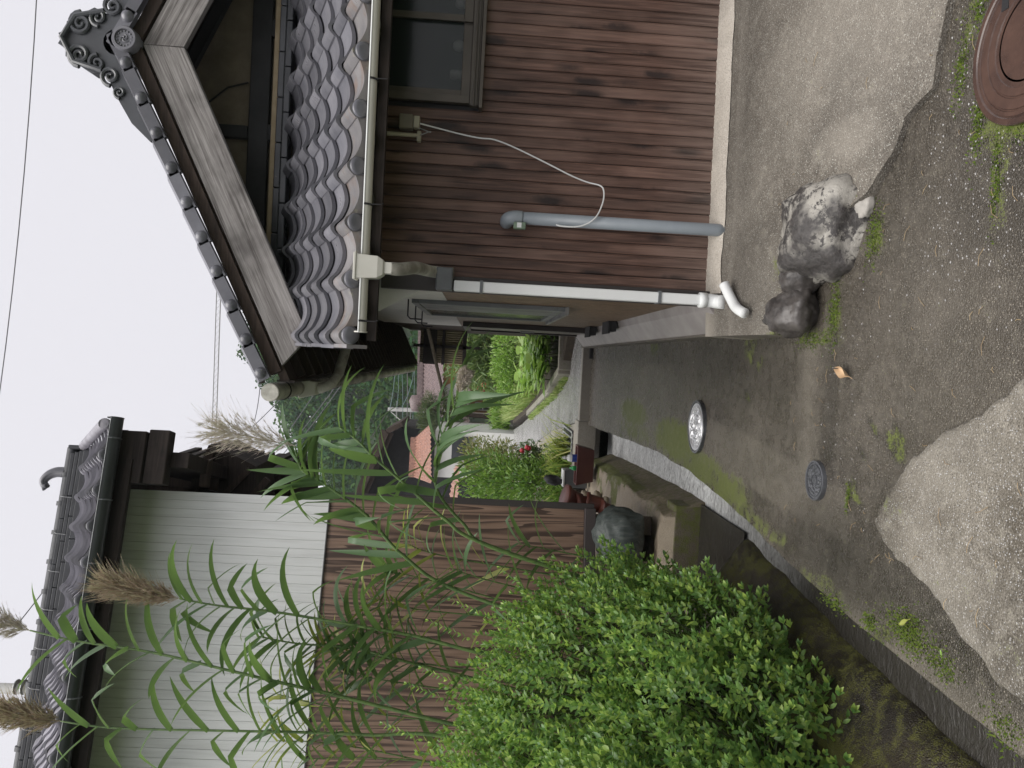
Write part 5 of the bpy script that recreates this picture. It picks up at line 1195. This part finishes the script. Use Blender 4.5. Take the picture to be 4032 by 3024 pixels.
shrub('bamboo_grass_clump', 'tall feathery clump of bamboo grass behind the vegetable bed', [L_((0.159, 20.000, 1.673), (1.0, .7, .8)), L_((0.240, 20.000, 1.287), (1.2, .7, .8)), L_((-0.174, 20.000, 1.175), (.8, .6, .7)), L_((0.365, 20.000, 1.744), (.6, .5, .5))], 3400, .26, M_sasa, .45, 'bamboo grass')
shrub('yellow_green_shrub', 'low yellow green shrub in front of the bamboo grass clump', [L_((0.239, 18.000, 0.904), (.9, .4, .30)), L_((-0.246, 18.000, 0.850), (.6, .4, .40)), L_((-0.563, 18.000, 0.698), (.5, .4, .35))], 2600, .10, M_veg, .8)
shrub('red_flowered_shrub', 'green shrub with red blossoms before the ochre house', [L_((-0.621, 22.000, 1.120), (.7, .5, .5)), L_((-0.911, 22.000, 0.972), (.6, .4, .45))], 1300, .17, M_shrub2, .6)
fl_par = [o_ for o_ in bpy.data.objects if o_.name == 'red_flowered_shrub'][0]
for k, (a_, b_) in enumerate(((860, 750), (870, 790), (885, 760), (905, 700), (945, 630), (850, 740))):
    c = Vector([(-0.942, 21.400, 1.434), (-1.069, 21.400, 1.395), (-0.970, 21.400, 1.352), (-0.774, 21.400, 1.298), (-0.542, 21.400, 1.182), (-0.912, 21.400, 1.468)][k]); rock('blossom', M_petal, c, (.09, .06, .09), 3+k, fl_par, .3, 2)
shrub('bronze_shrub', 'rounded bronze green shrub on the left of the lane', [L_((-2.020, 15.000, 1.450), (.48, .5, .36)), L_((-1.983, 14.500, 1.165), (.50, .5, .42)), L_((-1.860, 14.000, 0.926), (.40, .5, .34)), L_((-1.998, 13.500, 0.935), (.36, .4, .36))], 4200, .085, M_shrub1, 1.0)
shrub('fresh_green_shrub', 'light green leafy shrub between bronze shrub and storehouse', [L_((-1.994, 12.500, 1.215), (.5, .5, .55)), L_((-1.934, 12.000, 0.862), (.45, .4, .5)), L_((-1.871, 11.500, 0.539), (.4, .35, .45))], 3600, .10, M_shrub2, .9)
rose = shrub('rose_bush', 'small dark leaved rose bush with red blooms beside the paving', [L_((-1.613, 12.600, 0.528), (.30, .3, .28)), L_((-1.712, 12.400, 0.386), (.32, .3, .28))], 1500, .075, leaf_mat('rose_leaves', (.07, .13, .045), (.04, .085, .03), (.16, .19, .06), .4, .25), 1.1)
for c in ((-1.421, 12.300, 0.644), (-1.475, 12.300, 0.721), (-1.429, 12.300, 0.615)): rock('blossom', M_petal, c, (.045, .04, .045), 3, rose, .3, 2)
n = 420; pts_ = np.array((-1.546, 11.347, 0.050))+NP.normal(size=(n, 3))*np.array([.22, .18, 0]); grass('striped_grass', 'pale yellow striped grass clump beside the lane paving', pts_, .42, M_vari, .012, .75)
n = 350; pts_ = np.array((-1.850, 11.202, 0.050))+NP.normal(size=(n, 3))*np.array([.2, .15, 0]); grass('green_lily_grass', 'green strap leaved clump behind the flower pots', pts_, .38, M_shrub2, .014, .7)

# ------------------------------------------------------------------ background buildings
def roof_tile_far(name, c1, c2, s=1.0):
    t = NT(name); v = t.coord((1, 1, 1)); w = t.noise(v, 14*s, 2); n_ = t.noise(v, 4, 3)
    return t.done(t.mix(t.ramp(n_, [(.3, c2), (.7, c1)]), tuple(c*.55 for c in c2), t.ramp(w, [(.45, 0.0), (.6, .6)])), .5, None)
def tiled_slope(p00, p10, p01, p11, nx, ny, mat, name, parent, amp=.05):
    p00, p10, p01, p11 = map(Vector, (p00, p10, p01, p11)); nrm = (p10-p00).cross(p01-p00).normalized()
    if nrm.z < 0: nrm = -nrm
    def fn(u, v):
        vv = v*ny; st_ = (vv-math.floor(vv)); q = (p00.lerp(p10, u)).lerp(p01.lerp(p11, u), v)
        return tuple(q+nrm*(amp*.6*math.sin(2*math.pi*u*nx)+amp*(1-st_)))
    return MB().grid(fn, nx*4, ny*2-1).build(name, mat, parent, smooth=False)
M_fartile = roof_tile_far('brown_grey_far_tile', (.21, .155, .15), (.13, .095, .095))
M_redtile = roof_tile_far('red_far_tile', (.36, .19, .14), (.26, .14, .105))
M_ochre = simple('ochre_wall_plaster', (.46, .27, .11), (.40, .23, .09), .8, 1, .02)
M_farwhite = simple('far_white_wall', (.62, .62, .60), (.54, .54, .52), .7, 1, .0)
fh = thing('ochre_house', 'ochre walled house with brown tiled roof at the end of the lane', 'house', (-2, 38, .1))
e0, e1 = Vector((2.391, 37.000, 3.253)), Vector((-3.080, 37.000, 3.061)); r0_, r1_ = Vector((2.491, 39.500, 4.460)), Vector((-2.412, 39.500, 4.308))
tiled_slope(e1, e0, r1_, r0_, 26, 12, M_fartile, 'roof', fh)
MB().bar(r1_+Vector((-.1, 0, .12)), r0_+Vector((0, 0, .12)), .35, .30).build('ridge', M_fartile, fh)
rock('ridge_ornament', M_fartile, r1_+Vector((-.15, 0, .25)), (.45, .2, .42), 4, fh, .3, 2)
MB().prism([(e1.x+.35, .08), (e0.x, .08), (e0.x, e0.z), (r1_.x+.3, e1.z+.15), (e1.x+.35, e1.z-.05)], 37.6, 44, Matrix(((1, 0, 0, 0), (0, 0, 1, 0), (0, 1, 0, 0), (0, 0, 0, 1)))).build('wall', M_ochre, fh)
rock('white_gable_panel', M_farwhite, (-1.996, 37.500, 2.584), (.65, .06, .65), 2, fh, .08, 3)
l0, l1 = Vector((2.399, 36.000, 1.951)), Vector((-3.370, 36.000, 1.735)); u0, u1 = Vector((2.477, 37.500, 2.353)), Vector((-3.525, 37.500, 2.040))
tiled_slope(l1, l0, u1, u0, 28, 4, M_fartile, 'lower_roof', fh)
M_darkglass = simple('dark_far_glass', (.05, .055, .06), (.03, .033, .036), .15, 1, 0)
for k, yy in enumerate((775, 800, 826, 852, 878)):
    a_, b_ = [((-0.341, 37.400, 0.868), (0.135, 37.400, 1.709)), ((-0.884, 37.400, 0.839), (-0.430, 37.400, 1.679)), ((-1.521, 37.400, 0.850), (-0.995, 37.400, 1.649)), ((-2.110, 37.400, 0.819), (-1.629, 37.400, 1.616)), ((-2.610, 37.400, 0.792), (-2.218, 37.400, 1.585))][k]
    w_ = MB().box((a_[0], 37.45, a_[2]), (b_[0], 37.58, b_[2])).build('window', M_farwhite, fh)
    mx = (a_[0]+b_[0])/2; mz = (a_[2]+b_[2])/2
    for (xa, xb) in ((a_[0]+.05, mx-.03), (mx+.03, b_[0]-.05)):
        for (za, zb_) in ((a_[2]+.05, mz-.03), (mz+.03, b_[2]-.05)): MB().box((xa, 37.42, za), (xb, 37.449, zb_)).build('pane', M_darkglass, w_)
# red roofed house, left of the lane
rh = thing('red_roofed_house', 'small white house with red tiled roof behind the reeds', 'house', (-5.2, 27, .0))
a_, b_, c_, d_ = Vector((-4.564, 27.000, 2.913)), Vector((-2.433, 27.000, 3.054)), Vector((-4.672, 29.000, 3.749)), Vector((-3.170, 29.000, 3.736))
tiled_slope(a_, b_, c_, d_, 14, 8, M_redtile, 'roof', rh, .04)
MB().box((a_.x+.2, 27.3, 0), (b_.x-.25, 31, a_.z)).build('wall', M_farwhite, rh); MB().box((a_.x+.9, 27.2, 1.6), (a_.x+1.7, 27.29, 2.3)).build('window', M_darkglass, rh)
MB().bar(c_+Vector((0, 0, .08)), d_+Vector((0, 0, .08)), .25, .2).build('ridge', M_redtile, rh)
a_, b_, c_, d_ = Vector((-3.642, 23.000, 1.866)), Vector((-3.259, 23.000, 1.886)), Vector((-4.119, 24.500, 2.246)), Vector((-3.516, 24.500, 2.056))
lr = tiled_slope(Vector(a_)+Vector((-1.3, 0, 0)), b_, Vector(c_)+Vector((-1, 0, 0)), d_, 10, 5, M_redtile, 'porch_roof', rh, .04)
# black barn gable
bn = thing('dark_barn', 'dark open barn gable with brown roof edge behind the reeds', 'barn', (-7, 33, 0))
ap, lo_, = Vector((-3.259, 33.000, 5.117)), Vector((-6.525, 33.000, 6.312))
rt = ap+Vector((.35, 0, -.62))
MB().bar(lo_, ap, .2, 3.2, (0, 1, 0)).build('roof', M_rafter, bn); MB().bar(ap, rt, .2, 3.2, (0, 1, 0)).build('roof_return', M_rafter, bn)
MB().prism([(lo_.x, .0), (ap.x, .0), (ap.x, ap.z-.1), (lo_.x, lo_.z-.1)], 33.3, 38, Matrix(((1, 0, 0, 0), (0, 0, 1, 0), (0, 1, 0, 0), (0, 0, 0, 1)))).build('wall', M_black, bn)
MB().bar((lo_.x, 31.6, lo_.z-.02), (ap.x, 31.6, ap.z-.02), .1, .5, (0, 0, 1)).build('barge_board', M_rafter, bn)
# pine, utility poles, wires
pine = thing('pine_tree', 'small trained pine with layered pads before the ochre house', 'pine tree', tuple(Vector((-2.408, 31.000, 1.277))))
pbv = Vector((-2.483, 31.000, 0.896))
MB().tube([(pbv.x, 31, .1), (pbv.x+.1, 31, 1.2), (-2.353, 31.000, 2.782), (-2.148, 31.000, 3.541)], [.12, .10, .07, .03], 7).build('trunk', M_rafter, pine, smooth=True)
o = cloud([L_((-1.889, 31.000, 3.405), (.5, .5, .28)), L_((-2.161, 31.000, 3.252), (.55, .5, .25)), L_((-2.459, 31.000, 3.608), (.6, .5, .3)), L_((-2.673, 31.000, 3.226), (.7, .5, .35)), L_((-2.920, 31.000, 3.492), (.5, .4, .3)), L_((-1.907, 31.000, 2.847), (.6, .5, .28)), L_((-2.025, 31.000, 2.423), (.6, .5, .25)), L_((-2.092, 31.000, 1.907), (.5, .4, .2))], 3800, .16, leaf_mat('pine_needles', (.07, .10, .045), (.04, .065, .03), (.13, .14, .06), .6, .15), 'crown', pine, wid=.35, shell=(.2, 1)); o['kind'] = 'stuff'
M_pole = simple('grey_concrete_pole', (.30, .30, .29), (.24, .24, .235), .7, 2, .02)
def pole(label, top, base, r_, arms=True):
    o = thing('utility_pole', label, 'utility pole', tuple(base)); MB().tube([base, top], [r_, r_*.7], 12).build('shaft', M_pole, o, smooth=True)
    if arms:
        for dz_ in (.5, 1.3): MB().bar(Vector(top)+Vector((-.5, 0, -dz_)), Vector(top)+Vector((.5, 0, -dz_)), .06, .06).build('crossarm', M_steel, o)
    return o
tp = Vector((-3.267, 44.000, 6.558)); pole('thin concrete utility pole standing before the wooded hill', tp, (tp.x+.15, 44, .0), .16)
tp2 = Vector((-5.069, 11.000, 8.810)); b2 = Vector((-5.043, 11.000, 7.338)); po = pole('thick grey utility pole rising behind the storehouse ridge', tp2, (b2.x, 11, 0), .10, False)
for k in range(3):
    zc = Vector((-5.039, 11.000, 7.609)) + Vector((0, 0, .10*k)); MB().lathe([(.102, -.01), (.108, 0), (.102, .012)], 14, Matrix.Translation((zc.x, 11, zc.z))).build('band', M_steel, po)
def wire(label, pts, r_, mat=None):
    pts = [Vector(p) for p in pts]
    if len(pts) == 2:
        a_, b_ = pts; pts = [a_.lerp(b_, t_)-Vector((0, 0, (b_-a_).length*.012*4*t_*(1-t_))) for t_ in [j/8 for j in range(9)]]
    o = MB().tube(pts, r_, 5).build('overhead_wire', mat or M_wire); tag(o, label, 'wire')
M_wire = simple('grey_wire', (.12, .12, .13), (.10, .10, .11), .6, 3, 0)
M_wire_g = simple('green_grey_wire', (.10, .16, .16), (.08, .13, .13), .6, 3, 0)
wire('single wire crossing the open sky high above both roofs', [(6.323, 14.000, 9.582), (-2.512, 16.000, 11.356)], .010)
wire('steep wire slanting down to the storehouse ridge', [(-3.764, 12.000, 7.893), (-4.479, 11.500, 8.234)], .008)
wire('short wire from the storehouse ridge to the thick pole', [(-4.761, 11.300, 7.677), (-4.997, 11.000, 7.739)], .008)
wire('wire falling from the house gutter towards the silvery plume', [(-0.920, 30.000, 9.914), (-3.329, 34.000, 11.212)], .018)
wire('wire slanting from the wood edge up to the silvery plume', [(-2.531, 40.000, 11.488), (-4.219, 40.000, 13.001)], .022)
wire('upper of the close pair of wires crossing the hillside', [(-1.346, 42.000, 9.695), (-6.727, 42.000, 13.046)], .022)
wire('lower of the close pair of wires crossing the hillside', [(-1.297, 42.000, 8.766), (-6.767, 42.000, 12.550)], .022)
wire('long wire slanting behind the drooping reed leaves', [(-1.283, 42.000, 8.518), (-6.880, 42.000, 12.297)], .022)
wire('greenish wire from the concrete pole top to the gutter', [(-0.737, 40.000, 5.833), tuple(tp+Vector((0, 0, -.1)))], .020, M_wire_g)
wire('second greenish wire from the concrete pole top to the gutter', [(-0.729, 40.000, 5.684), tuple(tp+Vector((0, 0, -.5)))], .020, M_wire_g)
wire('upper level wire running past the concrete pole', [(-0.773, 43.000, 5.788), (-4.893, 43.000, 5.571)], .020, M_wire_g)
wire('dark level wire running past the middle of the concrete pole', [(-0.765, 43.500, 5.534), (-5.071, 43.500, 5.405)], .024)
wire('lowest level wire running past the concrete pole', [(-0.743, 43.500, 5.114), (-5.057, 43.500, 5.126)], .020, M_wire_g)
wire('slack wire dropping from gutter end to the concrete pole arm', [(-0.719, 42.000, 5.020), (-1.494, 42.500, 5.119), (-2.362, 43.000, 5.376), (-3.093, 44.000, 5.760)], .022, M_wire_g)
wire('pale guy wire running down from the concrete pole', [(-3.406, 43.800, 6.345), (-4.505, 40.000, 4.333)], .024, M_pole)
wire('wire leaving the concrete pole top towards the barn', [tuple(tp), (-4.575, 40.000, 6.956)], .020)
# cable in a spiral hanger: two strands and a lacing
s0, s1 = Vector((2.142, 20.000, 8.324)), Vector((-3.619, 22.000, 8.956)); s2_, s3 = Vector((2.148, 20.000, 8.219)), Vector((-3.547, 22.000, 8.843))
hc = thing('hanger_cable', 'cable in a zigzag hanger stretched level across the sky', 'cable', tuple(s0))
MB().tube([s0, s1], .012, 5).build('strand', M_pole, hc); MB().tube([s2_, s3], .014, 5).build('strand', M_pole, hc)
zz_ = []
for k in range(70): zz_.append((s0.lerp(s1, k/69) if k % 2 else s2_.lerp(s3, k/69)))
MB().tube(zz_, .006, 4).build('lacing', M_pole, hc)

# ------------------------------------------------------------------ litter on the road
M_dry = simple('dry_tan_leaf', (.50, .36, .22), (.36, .24, .14), .7, 12, .1)
def fallen(label, c, L, w, mat, ang, curl=.3):
    b = MB().grid(lambda u, v: ((u-.5)*L, (v-.5)*w*math.sin(math.pi*min(.98, max(.02, u)))**.7, .006+curl*L*((v-.5)**2)*1.2+.02*L*math.sin(u*7)+curl*.12*L*u*u), 10, 4)
    o = b.build('fallen_leaf', mat, smooth=True, loc=c, rot=(0, 0, ang)); MB().tube([(-L*.5, 0, .012), (-L*.75, .01*L, .006)], .0012, 4).build('stalk', mat, o, keep=False); tag(o, label, 'leaf')
c = Vector((0.018, 3.059, 0.000)); fallen('curled dry tan leaf lying in the middle of the road', (c.x, c.y, -.004), .085, .045, M_dry, 1.2, .9)
c = Vector((-0.826, 2.520, 0.000)); fallen('yellow green fallen leaf near the moss beside the canal', (c.x, c.y, -.004), .055, .018, M_vari, 2.2)
c = Vector((-0.848, 2.308, 0.000)); fallen('tiny fresh green leaf beside a thin twig near the ledge', (c.x, c.y, -.004), .02, .01, M_veg, .5)
M_straw = simple('straw_twig', (.32, .24, .13), (.20, .14, .08), .8, 20, 0)
rng.seed(9); tw = MB()
for k in range(95):
    x_ = rng.uniform(-.7, 1.4); y = rng.uniform(1.95, 3.6)
    if x_ > .72 and y > interp(x_, APR)-.03: z = apr_z(x_, y)+.004
    elif x_ > .2 and y > 2.9: continue
    else: z = road_z(x_, y)+.003
    if -.8 < x_ < .05 and y < 2.75 and y < 2.75-abs(x_+.53)*1.3: z = .045
    a_ = rng.uniform(0, 6.28); L = rng.uniform(.006, .03)
    tw.tube([(x_-L*math.cos(a_), y-L*math.sin(a_), z), (x_+.3*L*math.sin(a_), y+.2*L, z+.003), (x_+L*math.cos(a_), y+L*math.sin(a_), z)], .0009, 4)
tag(tw.build('straw_litter', M_straw), 'scattered dry straw and pine needles on the road', 'litter', kind='stuff')
pbm = MB()
for k in range(900):
    x_ = rng.uniform(.35, 1.5) if k < 700 else rng.uniform(-.6, .6); y = rng.uniform(1.85, 2.6) if k < 700 else rng.uniform(2.1, 3.3)
    if x_ > .6 and y > interp(x_, APR)-.03: continue
    if math.hypot(x_-.995, y-2.12) < .26: continue
    if -.85 < x_ < .1 and y < 2.8: continue
    z = road_z(x_, y); s = rng.uniform(.0015, .0048); p = Vector((x_, y, z+.001))
    pbm.add([p+Vector((s, 0, 0)), p+Vector((0, s*.8, 0)), p+Vector((-s, 0, 0)), p+Vector((0, -s*.8, 0)), p+Vector((s*.2, 0, s*.8))], [(0, 1, 4), (1, 2, 4), (2, 3, 4), (3, 0, 4)])
tag(pbm.build('loose_grit', simple('pale_grit', (.42, .41, .40), (.16, .15, .14), .35, 120, 0)), 'pale loose grit scattered over the dark road near the rusty cover', 'grit', kind='stuff')
# moss cushions along road joints
M_moss = leaf_mat('moss_tips', (.07, .105, .012), (.04, .065, .010), (.11, .14, .02), .8, .2, .2)
mp_ = []
for cx_, cy_, rx_, ry_, n in ((-.93, 3.05, .03, .10, 260), (-.915, 2.78, .035, .05, 260), (-.86, 2.52, .06, .13, 1100), (-.90, 2.32, .04, .07, 260), (.28, 3.22, .13, .05, 600), (.16, 3.42, .035, .16, 380), (.56, 2.93, .10, .05, 500), (.74, 2.02, .05, .13, 800), (.80, 2.34, .09, .03, 360), (1.02, 2.44, .12, .035, 300), (.62, 2.24, .12, .02, 260), (-.49, 3.01, .05, .012, 150), (.47, 3.44, .07, .03, 240), (1.2, 2.37, .1, .03, 250), (-.95, 2.03, .05, .08, 240)):
    d = NP.normal(size=(n, 2)); mp_.append(np.stack([cx_+d[:, 0]*rx_*.6, cy_+d[:, 1]*ry_*.6, np.zeros(n)], 1))
mp_ = np.concatenate(mp_); mp_[:, 2] = [apr_z(x_, y)-.004 if (.2 < x_ and y > interp(x_, APR)) else road_z(x_, y)-.002 for x_, y, _ in mp_]
o = grass('moss', 'bright green moss cushions in the joints of the road', mp_, .007, M_moss, .003, 1.0)

# ------------------------------------------------------------------ the damp air
hz = MB().box((-95, -4, -2.0), (105, 134, 44)).build('haze', None); tag(hz, 'thin pale mist filling the valley air', 'haze', kind='stuff')
hm_ = bpy.data.materials.new('thin_mist'); hm_.use_nodes = True; hn = hm_.node_tree.nodes; hn.remove(hn['Principled BSDF'])
pv = hn.new('ShaderNodeVolumePrincipled'); pv.inputs['Color'].default_value = (.86, .92, .98, 1); pv.inputs['Density'].default_value = .0006; pv.inputs['Anisotropy'].default_value = .2
hm_.node_tree.links.new(pv.outputs[0], hn['Material Output'].inputs['Volume']); hz.data.materials.append(hm_)
